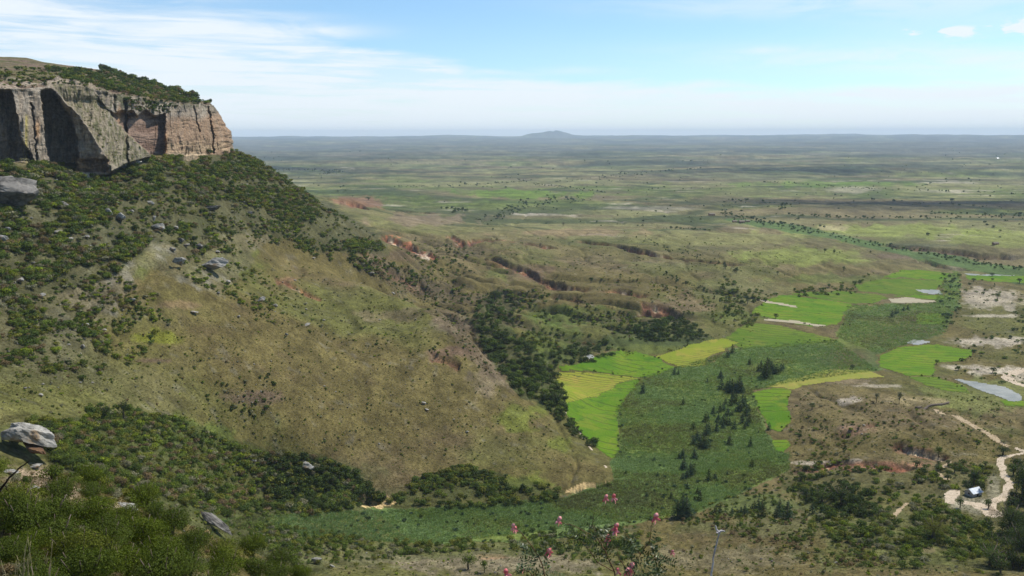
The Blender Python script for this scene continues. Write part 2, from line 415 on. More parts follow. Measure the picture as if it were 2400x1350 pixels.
# patches of differing ground cover: (px, py, rx, ry, colour, strength)
PATCH = [
    (1770, 1185, 110, 32, C3(.080, .105, .030), .8), (1650, 1235, 90, 16, C3(.09, .10, .035), .6),
    (1300, 800, 80, 60, GREEN, .7), (1340, 740, 130, 22, GREEN, .75), (1500, 810, 130, 22, GREEN, .7), (1180, 640, 50, 20, GREEN, .5),
    (1210, 980, 55, 32, C3(.115, .138, .022), .7), (1310, 1040, 26, 20, C3(.115, .138, .022), .65), (1270, 955, 30, 12, C3(.12, .15, .022), .5), (360, 790, 60, 16, C3(.15, .16, .02), .8),
    (480, 520, 45, 10, LUSH * .8, .6), (300, 590, 90, 60, GREEN, .55), (520, 620, 110, 40, GREEN, .45), (400, 1020, 180, 40, GREEN, .75), (1200, 1130, 90, 20, C3(.12, .15, .02), .7),
    (1850, 450, 500, 12, GREEN, .5), (1230, 455, 160, 10, LUSH * .95, .75), (950, 468, 160, 8, GREEN, .7), (1150, 480, 300, 14, GREEN, .4),
    (1400, 440, 60, 6, GREEN, .5), (1900, 432, 250, 7, LUSH * .9, .6), (2000, 445, 70, 8, SAND * .8, .35),
    (1870, 600, 150, 22, C3(.17, .20, .045), .7), (2050, 540, 260, 14, C3(.19, .22, .05), .75), (1700, 560, 200, 20, C3(.19, .185, .065), .6), (2330, 560, 120, 18, C3(.19, .22, .05), .6),
    (1560, 490, 90, 6, SAND * .6, .4), (1450, 487, 40, 4, SAND * .65, .35), (1950, 535, 40, 7, C3(.42, .33, .2), .5), (1350, 545, 160, 9, C3(.24, .155, .09), .5),
    (830, 475, 60, 12, C3(.20, .10, .065), .75), (1000, 515, 110, 14, C3(.19, .14, .09), .7), (1740, 680, 120, 30, C3(.15, .15, .06), .5), (1600, 720, 80, 40, C3(.19, .12, .08), .45),
    (1950, 655, 150, 12, GREEN, .6), (1700, 740, 90, 12, GREEN, .55), (1600, 800, 100, 10, DARKG, .6),
    (2330, 700, 90, 25, SAND * .85, .55), (2340, 800, 90, 10, SAND * .9, .65), (2330, 870, 70, 10, SAND, .7), (2390, 880, 40, 14, SAND, .6), (2260, 860, 40, 6, SAND * .9, .5), (2320, 740, 70, 4, SAND, .55),
    (2300, 930, 140, 40, C3(.14, .16, .045), .6), (1990, 940, 26, 9, SAND * .9, .65), (2140, 940, 70, 12, C3(.24, .19, .10), .7), (1990, 895, 60, 6, C3(.26, .2, .13), .4), (2060, 905, 50, 5, SAND * .8, .5),
    (2000, 1010, 50, 12, C3(.30, .19, .12), .55), (2060, 1092, 100, 12, C3(.28, .14, .085), .75), (2130, 1055, 60, 8, C3(.16, .07, .045), .6), (1950, 1085, 110, 5, SAND * .8, .6), (2010, 1082, 30, 8, SAND, .6),
    (2280, 1180, 60, 22, SAND, .85), (2235, 1160, 18, 16, SAND, .8), (2330, 1150, 18, 34, SAND * .95, .6),
    (1750, 1260, 180, 22, C3(.10, .075, .035), .55), (1700, 1310, 200, 30, C3(.16, .135, .075), .7), (1150, 1320, 260, 26, C3(.19, .155, .10), .75), (1200, 1255, 120, 8, C3(.22, .19, .11), .5),
    (2100, 1300, 200, 40, GREEN, .45), (1950, 1230, 250, 50, C3(.12, .13, .05), .5), (1150, 1305, 40, 6, C3(.35, .2, .11), .5), (2030, 1275, 26, 8, C3(.4, .25, .17), .5), (2170, 1290, 30, 8, C3(.4, .27, .17), .5),
    (430, 715, 50, 10, C3(.20, .125, .075), .4), (675, 655, 24, 6, C3(.27, .15, .09), .5), (1060, 825, 60, 14, C3(.15, .09, .07), .6), (930, 740, 90, 16, C3(.15, .11, .07), .5),
    (600, 930, 60, 20, C3(.11, .075, .055), .7), (360, 845, 40, 5, C3(.1, .06, .05), .6), (320, 570, 110, 30, GREYR * .8, .35), (180, 560, 150, 80, GREYR * .6, .35), (220, 680, 90, 50, C3(.13, .10, .08), .5),
    (150, 410, 150, 20, GREYR * .8, .5), (420, 380, 100, 12, C3(.22, .16, .10), .4), (100, 1150, 80, 60, C3(.30, .22, .15), .8), (240, 1190, 60, 14, C3(.33, .26, .18), .7), (650, 1230, 50, 20, C3(.2, .2, .09), .5),
    (1150, 870, 50, 60, C3(.19, .15, .10), .5), (1060, 760, 60, 30, C3(.13, .105, .07), .6), (1050, 1150, 200, 22, C3(.085, .08, .035), .6), (750, 1120, 130, 40, C3(.09, .085, .035), .7),
    (940, 600, 80, 14, C3(.13, .085, .06), .5), (1240, 640, 60, 18, C3(.14, .085, .06), .5), (2140, 600, 120, 7, C3(.12, .085, .06), .6), (2130, 575, 120, 5, C3(.08, .085, .05), .6), (2000, 560, 60, 6, C3(.14, .1, .06), .5),
]
for px, py, rx, ry, cc, st in PATCH:
    g = np.exp(-(((PX - px) / rx) ** 2 + ((PY - py) / ry) ** 2) * 0.9)
    c = lerp(c, cc, np.clip(sstep(g * 1.25 + (n_px - 0.5) * 1.3 + (n_sm - .5) * .5, 0.35, 0.85) * st * (RR > 8) * (g > .06), 0, 1))
# the slope under the cliff: stony, browner
stony = in_poly(PX + (n_px - .5) * 60, PY, [(-400, 380), (300, 380), (560, 345), (720, 450), (880, 550), (780, 590), (640, 540), (520, 700), (330, 620), (240, 780), (120, 900), (-400, 950)]) & (RR > 350)
c = lerp(c, C3(.135, .118, .066), stony * (0.35 + 0.5 * n_sm))
c = lerp(c, GREYR * .9, stony * sstep(n_sm * .6 + n_mid * .4, 0.56, 0.7) * 0.35)
WOODS = [([(110, 1080), (300, 1120), (520, 1165), (720, 1260), (780, 1345), (640, 1345), (480, 1260), (300, 1190), (130, 1140)], C3(.060, .066, .024), .8),
         ([(-400, 390), (300, 385), (560, 340), (700, 435), (900, 550), (905, 600), (760, 590), (600, 545), (480, 560), (470, 610), (360, 560), (280, 640), (120, 690), (-400, 700)], C3(.060, .062, .026), .75),
         ([(-100, 1000), (160, 985), (320, 960), (430, 985), (600, 1050), (740, 1065), (850, 1110), (900, 1180), (1080, 1090), (1230, 1125), (1330, 1150), (1300, 1180), (700, 1225), (540, 1225), (240, 1130)], C3(.055, .065, .020), .75),
         ([(1130, 690), (1200, 680), (1210, 790), (1290, 850), (1330, 940), (1310, 975), (1220, 930), (1150, 850), (1105, 760)], C3(.050, .060, .022), .8),
         ([(1460, 770), (1520, 755), (1600, 745), (1660, 790), (1600, 810), (1500, 805), (1420, 820), (1290, 860), (1280, 830), (1400, 795)], C3(.05, .062, .022), .7),
         ([(1820, 1110), (2200, 1095), (2440, 1080), (2440, 1345), (2200, 1340), (1980, 1260), (1850, 1180)], C3(.085, .092, .030), .6),
         ([(-200, 700), (150, 700), (260, 780), (240, 900), (-200, 900)], C3(.075, .072, .034), .6),
         ([(600, 1235), (1000, 1280), (1500, 1235), (1500, 1290), (700, 1330), (600, 1290)], C3(.095, .10, .04), .6),
         ([(1040, 720), (1110, 760), (1160, 860), (1190, 900), (1130, 880), (1060, 790), (990, 730)], C3(.115, .082, .052), .6),
         ([(850, 600), (1000, 640), (1060, 720), (960, 690), (820, 625)], C3(.085, .068, .040), .6)]
for poly, cc, st in WOODS:
    mk = in_poly(PX + (n_px - .5) * 40, PY + (n_sm - .5) * 22, poly) & (RR > 140)
    c = lerp(c, cc, mk * st * (.6 + .6 * n_sm))
# the wet valley floor
MARSH = [(2205, 640), (2250, 636), (2252, 700), (2215, 780), (2050, 830), (2062, 868), (1960, 862), (1860, 896), (1765, 915), (1790, 1010), (1830, 1070), (1850, 1100),
         (1750, 1150), (1640, 1200), (1500, 1222), (1300, 1262), (1000, 1280), (800, 1272), (640, 1258), (470, 1225), (560, 1205), (700, 1203), (850, 1188), (1000, 1192), (1180, 1182), (1320, 1168), (1438, 1128),
         (1430, 1080), (1455, 1050), (1445, 960), (1500, 885), (1580, 862), (1650, 855), (1740, 812), (1960, 795), (1990, 715), (2100, 713), (2190, 712), (2215, 680)]
MARSH_W = MARSH
PXw = PX + (fbm(X / 16, Y / 16, 4, 201) - .5) * 40; PYw = PY + (fbm(X / 16 + 40, Y / 16, 4, 203) - .5) * 18
low = (RR > 150) & (RR < 2600)
marsh = in_poly(PXw, PYw, MARSH) & low & (Z < 9)
mc = lerp(np.broadcast_to(C3(.088, .125, .038), c.shape).copy(), C3(.12, .15, .034), sstep(n_mid, .45, .65))
for px, py, rx, ry, st in ((1985, 838, 60, 20, .9), (2140, 750, 90, 26, .6), (2180, 780, 60, 14, .5), (2100, 790, 90, 20, .45)):
    mc = lerp(mc, C3(.085, .065, .032), np.clip(np.exp(-(((PX - px) / rx) ** 2 + ((PY - py) / ry) ** 2)) * (.5 + n_mid) * st * 1.3, 0, 1))
c = np.where(marsh[..., None], mc, c)
river = wline([(1735, 517), (1850, 533), (1950, 556), (2080, 582), (2200, 606), (2300, 622), (2400, 640), (2440, 660)])
dr, _, _ = seg_dist(np.where(low, X, 1e6), np.where(low, Y, 1e6), river)
wid = 26 + 26 * noise2(X / 70, Y / 70, 211)
c = lerp(c, C3(.075, .12, .035), sstep(wid - dr, 0, 8) * .9)
# scars: bare earth, red above and pale below
sr = fbm(X / 5, Y / 5, 3, 221)
soil = lerp(np.broadcast_to(REDS, c.shape).copy(), ORANGE, sstep(sr, .5, .66) * .8)
soil = lerp(soil, PALE, sstep(fbm(X / 8 + 4, Y / 8, 3, 223), .62, .74) * .85)
soil = lerp(soil, C3(.085, .055, .042), sstep(fbm(X / 9, Y / 9, 3, 225), .48, .62) * .75)
plain_cut = C3(.105, .082, .055)
c = lerp(c, plain_cut, np.clip(SCAR * 1.1, 0, 1) * .7 * sstep(fbm(X / 11, Y / 11, 3, 227), .3, .5))
for i in range(3): c[..., i] += (soil[..., i] - c[..., i]) * np.clip(SCAR_RED * 1.05, 0, 1)
# pale sandy cuts at the foot of the spur
for poly in ([(830, 1160), (900, 1158), (930, 1175), (900, 1192), (840, 1190)], [(1320, 1155), (1370, 1134), (1440, 1128), (1400, 1142), (1350, 1158)]):
    mk = in_poly(PXw, PYw, poly) & (RR < 600) & (RR > 250)
    c = np.where((mk & (sr > .42))[..., None], C3(.50, .36, .17) * (0.6 + .7 * sr[..., None]), c)
mk = in_poly(PXw + 3, PYw, [(945, 572), (965, 570), (990, 590), (1008, 607), (1000, 613), (980, 605)]) & (RR > 500)
c = lerp(c, C3(.62, .50, .36), mk * sstep(sr, .35, .6) * .9)
mk = in_poly(PXw, PYw, [(900, 552), (960, 563), (985, 580), (1000, 600), (985, 600), (960, 590), (930, 572)]) & (RR > 500)
c = lerp(c, C3(.42, .16, .08), mk * sstep(n_sm, .42, .6) * .85)
# fine mottling
c = lerp(c, C3(.075, .058, .036), EROG * .75 * sstep(n_sm * .5 + n_mid * .5, .4, .55))
c *= (0.66 + 0.62 * fbm(X / 2.0, Y / 2.0, 2, 231))[..., None]
lk = np.log2(np.maximum(RR, 60) / 260.)
grain = np.zeros_like(Z)
for k in range(-2, 8):
    wk = np.clip(1 - np.abs(lk - k), 0, 1)
    if k == -2: wk = np.where(lk < -2, 1, wk)
    m_ = wk > 0
    sc_ = 3.0 * 2.0 ** k
    grain[m_] += wk[m_] * (fbm(X[m_] / sc_, Y[m_] / (sc_ * 1.7), 3, 240 + k) - .5)
c *= np.clip(1.04 + (1.15 + .9 * sstep(RR, 1500, 4000)) * grain, .35, 1.9)[..., None]
c = np.clip(c, 0.004, 0.9)

# ------------------------------------------------------------------ materials
def new_mat(name):
    mt = bpy.data.materials.new(name); mt.use_nodes = True
    n = NT(mt.node_tree); n.n.clear()
    o = n.n.new('ShaderNodeOutputMaterial'); b = n.n.new('ShaderNodeBsdfPrincipled')
    n.l.new(b.outputs[0], o.inputs[0]); b.inputs['Roughness'].default_value = 0.9
    b.inputs['Specular IOR Level'].default_value = 0.04
    return mt, n, b, o
def coords(n): return n.n.new('ShaderNodeTexCoord').outputs['Object']
def bump(n, b, h, strength, dist):
    k = n.n.new('ShaderNodeBump'); k.inputs['Strength'].default_value = strength; k.inputs['Distance'].default_value = dist
    n.l.new(h, k.inputs['Height']); n.l.new(k.outputs[0], b.inputs['Normal'])
def attr(n, name='Col'):
    a = n.n.new('ShaderNodeAttribute'); a.attribute_name = name; return a.outputs['Color']
def ground_material(name, s1=0.9, s2=0.22, lo=0.62, hi=1.36, bd=0.5):
    mt, n, b, o = new_mat(name)
    v = coords(n)
    a = n.noise(v, s1, 5.0, 0.7); a2 = n.noise(v, s2, 4.0, 0.6)
    f = n.math('MULTIPLY', n.ramp(a, 0.3, 0.7, lo, hi), n.ramp(a2, 0.3, 0.7, 0.88, 1.12))
    c_ = n.n.new('ShaderNodeCombineColor')
    for i in range(3): n.l.new(f, c_.inputs[i])
    n.l.new(n.mix(1.0, attr(n), c_.outputs[0], 'MULTIPLY'), b.inputs['Base Color'])
    bump(n, b, a, 0.8, bd)
    return mt
def flat_material(name, ca, cb, scale=0.3, bd=0.1, rough=0.9, stretch=None):
    mt, n, b, o = new_mat(name)
    v = coords(n)
    if stretch:
        mp = n.n.new('ShaderNodeMapping'); mp.inputs['Scale'].default_value = stretch; mp.inputs['Rotation'].default_value = (0, 0, .35)
        n.l.new(v, mp.inputs[0]); v = mp.outputs[0]
    a = n.noise(v, scale, 5.0, 0.65); a2 = n.noise(v, scale * 5, 3.0, 0.6)
    f = n.math('ADD', n.math('MULTIPLY', a, 0.65), n.math('MULTIPLY', a2, 0.35))
    n.l.new(n.mix(n.ramp(f, 0.34, 0.66), ca + (1,), cb + (1,)), b.inputs['Base Color'])
    b.inputs['Roughness'].default_value = rough
    bump(n, b, a2, 0.6, bd)
    return mt

def set_attr(me, name, cols):
    a = me.color_attributes.new(name, 'FLOAT_COLOR', 'POINT')
    buf = np.ones((len(me.vertices), 4), np.float32); buf[:, :3] = cols
    a.data.foreach_set('color', buf.ravel())
def raw_mesh(name, verts, faces, cols=None, smooth=True, fmat=None):
    """faces: (n,3) or (n,4) index array"""
    me = bpy.data.meshes.new(name)
    verts = np.asarray(verts, np.float32); faces = np.asarray(faces, np.int32); k = faces.shape[1]
    me.vertices.add(len(verts)); me.vertices.foreach_set('co', verts.ravel())
    me.loops.add(faces.size); me.loops.foreach_set('vertex_index', faces.ravel())
    me.polygons.add(len(faces)); me.polygons.foreach_set('loop_start', np.arange(0, faces.size, k, dtype=np.int32))
    if fmat is not None: me.polygons.foreach_set('material_index', np.asarray(fmat, np.int32))
    me.polygons.foreach_set('use_smooth', np.full(len(faces), smooth))
    me.update(calc_edges=True)
    if cols is not None: set_attr(me, 'Col', cols)
    return me
def link(name, me, mat=None, parent=None, **props):
    o = bpy.data.objects.new(name, me); scene.collection.objects.link(o)
    if mat is not None and me is not None and not me.materials: me.materials.append(mat)
    if parent is not None: o.parent = parent
    for k, v in props.items(): o[k] = v
    return o
def thing(name, label, cat, loc, rz=0.0, group=None, sc=1.0):
    o = bpy.data.objects.new(name, None); scene.collection.objects.link(o)
    o.location = loc; o.rotation_euler = (0, 0, rz); o.scale = (sc, sc, sc)
    o.empty_display_size = 0.5
    o['label'] = label; o['category'] = cat
    if group: o['group'] = group
    return o

M_GROUND = ground_material('grass and soil')
NA, NR = X.shape
idx = np.arange(NA * NR).reshape(NA, NR)
quads = np.stack([idx[:-1, :-1], idx[1:, :-1], idx[1:, 1:], idx[:-1, 1:]], -1).reshape(-1, 4)[:, ::-1]
TV = np.stack([X, Y, Z], -1).reshape(-1, 3)
ground_me = raw_mesh('ground', TV, quads, c.reshape(-1, 3))
link('ground', ground_me, M_GROUND, kind='structure')

def sheet(name, mask_v, mat, lift=0.12, hgt=None):
    """a thin sheet lying on the ground where mask_v is true, following the ground's own mesh"""
    fm = mask_v.ravel()[quads].sum(1) >= 3
    q = quads[fm]
    if len(q) == 0: return None
    used, inv = np.unique(q, return_inverse=True)
    v = TV[used].copy(); v[:, 2] += lift if hgt is None else lift + hgt.ravel()[used]
    return link(name, raw_mesh(name, v, inv.reshape(-1, 4)), mat, kind='structure')

def rice(name, ca, cb, terr=0.5, tscale=0.11):
    mt, n, b, o = new_mat(name)
    v = coords(n)
    a = n.noise(v, 0.02, 5.0, 0.65, 0.4); a2 = n.noise(v, 0.9, 4.0, 0.7)
    x_, y_, z_ = n.sep(v)
    # narrow earth bunds between the terraces
    t = n.math('ADD', n.math('MULTIPLY', y_, tscale), n.math('ADD', n.math('MULTIPLY', x_, tscale * .35), n.math('MULTIPLY', a, 2.6)))
    fr = n.math('ABSOLUTE', n.math('SUBTRACT', n.math('FRACT', t), 0.5))
    bund = n.math('MULTIPLY', n.ramp(fr, 0.34, 0.48), n.ramp(n.noise(v, 0.02, 2.0, .5), .40, .55))
    colr = n.mix(n.ramp(n.math('ADD', n.math('MULTIPLY', a, .7), n.math('MULTIPLY', a2, .3)), .38, .62), ca + (1,), cb + (1,))
    pa = n.noise(v, 0.055, 5.0, .7, .5); pb = n.noise(v, 0.10, 4.0, .7); pc_ = n.noise(v, 0.25, 4.0, .75)
    colr = n.mix(n.math('MULTIPLY', n.ramp(pa, .50, .62), .55), colr, (cb[0] * 1.35, cb[1] * .98, cb[2] * 1.8, 1))
    colr = n.mix(n.math('MULTIPLY', n.ramp(pb, .54, .66), .65), colr, (ca[0] * .62, ca[1] * .62, ca[2] * 1.2, 1))
    colr = n.mix(n.math('MULTIPLY', n.ramp(pc_, .60, .70), .55), colr, (.14, .13, .05, 1))
    colr = n.mix(n.math('MULTIPLY', bund, terr), colr, (.060, .075, .025, 1))
    n.l.new(colr, b.inputs['Base Color'])
    bump(n, b, n.math('SUBTRACT', a2, bund), 0.7, 0.4)
    return mt
R_BRIGHT = rice('young rice', (.070, .155, .010), (.125, .198, .013), .55)
R_MID = rice('rice', (.072, .130, .012), (.112, .166, .016), .6)
R_YEL = rice('ripening rice', (.17, .215, .02), (.23, .235, .03), .8, .2)
R_GOLD = flat_material('ripe rice stubble', (.19, .22, .035), (.27, .235, .055), .08, .2)
FIELDS = [
    ('rice_field', R_BRIGHT, [(1325, 945), (1400, 930), (1445, 900), (1500, 885), (1480, 920), (1447, 960), (1450, 1010), (1455, 1055), (1430, 1078), (1395, 1048), (1350, 1000), (1325, 965)]),
    ('rice_field', R_YEL, [(1305, 875), (1400, 872), (1470, 880), (1498, 885), (1445, 900), (1400, 930), (1325, 945), (1312, 910)]),
    ('rice_field', R_BRIGHT, [(1300, 862), (1380, 845), (1435, 822), (1490, 820), (1548, 843), (1582, 862), (1545, 878), (1500, 884), (1400, 871), (1320, 872)]),
    ('rice_field', R_YEL, [(1530, 838), (1620, 806), (1700, 793), (1732, 805), (1700, 822), (1660, 836), (1650, 855), (1600, 864), (1550, 843)]),
    ('rice_field', R_MID, [(1722, 775), (1755, 757), (1820, 762), (1890, 778), (1960, 795), (1900, 806), (1800, 815), (1735, 815), (1700, 793)]),
    ('rice_field', R_BRIGHT, [(1772, 718), (1800, 700), (1840, 690), (1920, 700), (2000, 712), (1980, 735), (1962, 762), (1900, 765), (1820, 752), (1765, 735)]),
    ('rice_field', R_MID, [(1845, 690), (1900, 684), (2000, 684), (2088, 697), (2050, 709), (1990, 712), (1920, 699)]),
    ('rice_field', R_MID, [(2000, 668), (2070, 652), (2165, 655), (2213, 662), (2190, 688), (2120, 693), (2010, 682)]),
    ('rice_field', R_BRIGHT, [(2072, 650), (2120, 630), (2180, 634), (2225, 640), (2213, 662), (2160, 654)]),
    ('rice_field', R_BRIGHT, [(2092, 692), (2190, 690), (2215, 694), (2208, 707), (2130, 698)]),
    ('rice_field', R_BRIGHT, [(2060, 834), (2110, 814), (2200, 806), (2282, 822), (2262, 845), (2192, 850), (2190, 882), (2130, 882), (2060, 862)]),
    ('rice_field', R_BRIGHT, [(1760, 922), (1815, 908), (1858, 915), (1850, 950), (1855, 990), (1830, 1012), (1800, 1008), (1778, 960)]),
    ('rice_field', R_GOLD, [(1785, 908), (1860, 885), (1950, 866), (2040, 866), (2075, 884), (1990, 888), (1905, 900), (1860, 915), (1818, 908)]),
    ('rice_field', R_BRIGHT, [(1808, 1032), (1840, 1028), (1852, 1042), (1830, 1062), (1804, 1052)]),
    ('rice_field', R_BRIGHT, [(2262, 643), (2400, 648), (2450, 652), (2450, 664), (2275, 657)]),
    ('rice_field', R_MID, [(2150, 735), (2215, 732), (2218, 757), (2150, 760)]),
    ('rice_field', R_MID, [(2132, 884), (2195, 884), (2262, 905), (2275, 922), (2210, 915), (2150, 895)]),
    ('rice_field', R_BRIGHT, [(2345, 938), (2420, 940), (2420, 952), (2355, 952)]),
]
fieldmask = np.zeros(Z.shape, bool)
for nm, mt, poly in FIELDS:
    mk = in_poly(PXw * .5 + PX * .5, PYw * .5 + PY * .5, poly) & low & (Z < 8.5)
    mk &= ~fieldmask; fieldmask |= mk
    sheet(nm, mk, mt, .15)
M_SAND = flat_material('pale sand', (.36, .32, .26), (.55, .50, .42), .12, .1)
M_WETP = flat_material('flooded paddy mud', (.20, .21, .19), (.32, .32, .28), .1, .03, 0.45)
M_TAN = flat_material('bare paddy soil', (.30, .26, .17), (.40, .35, .24), .2, .15, .9, (.2, 2.5, 1))
for poly, mt in (([(2232, 888), (2280, 893), (2350, 905), (2396, 925), (2396, 940), (2370, 944), (2330, 925), (2285, 910)], M_WETP),
                 ([(2080, 700), (2130, 697), (2195, 708), (2150, 712), (2090, 711)], M_TAN), ([(2140, 678), (2205, 680), (2207, 691), (2165, 688)], M_WETP),
                 ([(2120, 804), (2150, 795), (2186, 802), (2150, 811)], M_WETP), ([(2260, 642), (2380, 645), (2380, 648), (2270, 646)], M_WETP),
                 ([(1790, 747), (1870, 751), (1935, 762), (1930, 766), (1850, 757), (1790, 752)], M_TAN), ([(1772, 702), (1790, 703), (1860, 715), (1870, 722), (1800, 712)], M_TAN),
                 ([(1365, 838), (1385, 830), (1398, 836), (1385, 842)], M_WETP)):
    mk = in_poly(PXw * .3 + PX * .7, PYw * .3 + PY * .7, poly) & low & (Z < 9)
    sheet('bare_field', mk, mt, .24)
M_PATH = flat_material('sandy track', (.40, .32, .22), (.55, .45, .33), .5, .08)
M_PATHB = flat_material('worn earth track', (.30, .22, .13), (.42, .33, .21), .4, .08)
PATHS = [([(2195, 962), (2240, 975), (2290, 1003), (2330, 1027), (2362, 1046)], 1.9, M_PATHB), ([(2400, 1062), (2370, 1067), (2345, 1076), (2345, 1090), (2352, 1110), (2366, 1132), (2355, 1160), (2325, 1180), (2330, 1205)], 1.8, M_PATH),
         ([(2330, 1205), (2300, 1185), (2265, 1178)], 3.4, M_PATH), ([(2225, 1165), (2240, 1150), (2225, 1178)], 2.2, M_PATH), ([(2380, 1050), (2410, 1062)], 1.4, M_PATH),
         ([(2420, 866), (2385, 870), (2362, 880), (2370, 893), (2395, 903), (2420, 906)], 4.0, M_PATH),
         ([(1318, 955), (1340, 988), (1362, 1018), (1385, 1052), (1408, 1080), (1428, 1106)], 0.7, M_PATH),
         ([(2090, 1215), (2108, 1195), (2125, 1180)], 1.0, M_PATHB), ([(2195, 1108), (2220, 1125)], 1.2, M_PATHB), ([(2228, 1082), (2205, 1100)], 1.0, M_PATHB)]
for pts, wd, mt in PATHS:
    L = wline(pts)
    if len(L) < 2: continue
    d, _, _ = seg_dist(np.where(low, X, 1e6), np.where(low, Y, 1e6), L)
    mk = d < wd * (0.45 + 1.1 * fbm(X / 4, Y / 4, 3, 241))
    if wd < .8: mk &= noise2(X / 7, Y / 7, 243) > .5
    sheet('dirt_path', mk, mt, .06)

# ------------------------------------------------------------------ the cliff and the plateau above it: one lofted rock body
# station: px base, py base, distance base, px rim, py rim, distance rim, (px, py, distance) of mid plateau, (px, py, distance) of the ridge
ST = [(-330, 470, 500, -330, 200, 515, -330, 165, 600, -330, 100, 900),
      (-150, 430, 520, -150, 205, 535, -150, 168, 610, -150, 112, 930),
      (0, 385, 545, 0, 207, 560, 0, 174, 630, 0, 133, 950),
      (60, 378, 558, 60, 208, 575, 60, 176, 650, 60, 136, 960),
      (100, 385, 572, 100, 204, 590, 100, 177, 665, 100, 144, 960),
      (140, 400, 585, 140, 196, 603, 140, 179, 680, 140, 151, 960),
      (200, 418, 592, 200, 203, 618, 200, 190, 690, 200, 159, 950),
      (250, 412, 600, 250, 216, 632, 250, 201, 710, 250, 166, 940),
      (300, 385, 620, 300, 224, 650, 300, 210, 722, 300, 183, 930),
      (345, 372, 640, 345, 233, 666, 345, 221, 735, 345, 196, 915),
      (385, 368, 655, 385, 240, 682, 385, 229, 745, 385, 208, 890),
      (432, 366, 670, 430, 244, 697, 430, 236, 752, 428, 222, 860),
      (478, 364, 690, 466, 243, 712, 465, 238, 762, 462, 232, 835),
      (515, 360, 712, 486, 244, 730, 483, 241, 770, 480, 237, 815),
      (538, 356, 735, 496, 246, 745, 492, 243, 780, 490, 241, 805),
      (549, 352, 762, 500, 249, 768, 496, 246, 790, 494, 244, 800),
      (547, 352, 800, 498, 250, 800, 494, 248, 806, 490, 246, 812),
      (535, 352, 860, 488, 250, 860, 480, 248, 862, 475, 246, 864),
      (480, 352, 980, 440, 250, 980, 430, 248, 985, 420, 246, 990)]
ST = np.array(ST, float)
tu = np.zeros(len(ST))
for i in range(1, len(ST)): tu[i] = tu[i - 1] + max(abs(ST[i, 0] - ST[i - 1, 0]), abs(ST[i, 2] - ST[i - 1, 2]) * .5, 8)
NU = int(tu[-1] / 1.05)
U = np.linspace(0, tu[-1], NU)
S = np.stack([np.interp(U, tu, ST[:, k]) for k in range(12)], 1)
NF, NC = 190, 130
vf = np.linspace(0, 1, NF)[None]
# silhouette of the nose bulges a little half way up
bulge = np.sin(vf * math.pi) * 6 * sstep(S[:, 0:1], 480, 545)
fpx = S[:, 0:1] + (S[:, 3:4] - S[:, 0:1]) * (vf ** 1.25) + bulge + (fbm(vf * 9, U[:, None] / 40, 4, 299) - .5) * 11 * sstep(S[:, 0:1], 470, 530) * sstep(vf, .0, .1)
fpy = S[:, 1:2] + (S[:, 4:5] - S[:, 1:2]) * vf
fD = S[:, 2:3] + (S[:, 5:6] - S[:, 2:3]) * vf ** 1.5
uu = np.repeat(U[:, None], NF, 1)
def line_x(pts, y): return np.interp(y, [p[1] for p in pts], [p[0] for p in pts])
def soft(x, wd): return sstep(x, -wd, wd)
wx = fpx + (fbm(fpx / 14, fpy / 9, 3, 301) - .5) * 9
front = 1 - sstep(S[:, 2:3], 765, 800)
A0 = line_x([(18, 200), (30, 225), (38, 270), (48, 320), (75, 365), (80, 380)], fpy)
A1l = line_x([(92, 200), (94, 215), (103, 270), (105, 320), (112, 360), (122, 390)], fpy)
A1r = line_x([(112, 200), (125, 215), (150, 252), (170, 290), (180, 330), (182, 360), (178, 400)], fpy)
RL = line_x([(120, 200), (140, 225), (190, 275), (212, 310), (232, 340), (258, 385), (262, 420)], fpy)
RRt = line_x([(212, 200), (222, 215), (260, 268), (300, 315), (345, 355), (352, 365), (352, 420)], fpy)
rel = np.zeros_like(fpx)
top_soft = 1 - sstep(250 - fpy + (fbm(fpx / 20, fpy / 20, 2, 9) - .5) * 10, 30, 44)     # alcoves close under the rim
rel += 26 * (1 - soft(wx - A0, 2.5)) * top_soft * sstep(fpx, -60, 0)
rel += 34 * soft(wx - A1l, 2.5) * (1 - soft(wx - A1r, 4)) * top_soft
side = np.clip((wx - A1r) / np.maximum(RL - A1r, 6), 0, 1)
slab = soft(wx - A1r, 3) * (1 - soft(wx - RRt, 2))
rel += slab * (-4 - 17 * side) * sstep(fpy, 203, 232)
rel += slab * sstep(wx - RL, -2, 4) * (0.20 * (375 - fpy)) * sstep(fpy, 203, 240)     # the slab leans back: its upper face is a slope
rec = soft(wx - RRt, 2) * (1 - sstep(wx, 384, 389)) * sstep(fpy + (fbm(fpx / 18, 1, 2, 8) - .5) * 24, 262, 270)
rel += 13 * rec
rel += 8 * np.exp(-((wx - 293 - (fpy - 250) * .05) / 3.0) ** 2) * sstep(fpy, 230, 245) + 5 * np.exp(-((wx - 268) / 3.0) ** 2) * (fpy < 262)
rel += 7 * np.exp(-((wx - (489 + (fpy - 250) * .12)) / 2.4) ** 2) + 4 * np.exp(-((wx - (455 + (fpy - 250) * .2)) / 1.8) ** 2) * (fpy < 310)
rel += 8 * sstep(fpy, 372, 376) * soft(wx - 178, 4) * (1 - soft(wx - 250, 5))
rel += 6 * np.exp(-((wx - 80 - (fpy - 300) * .1) / 2.2) ** 2) * (fpy > 240)
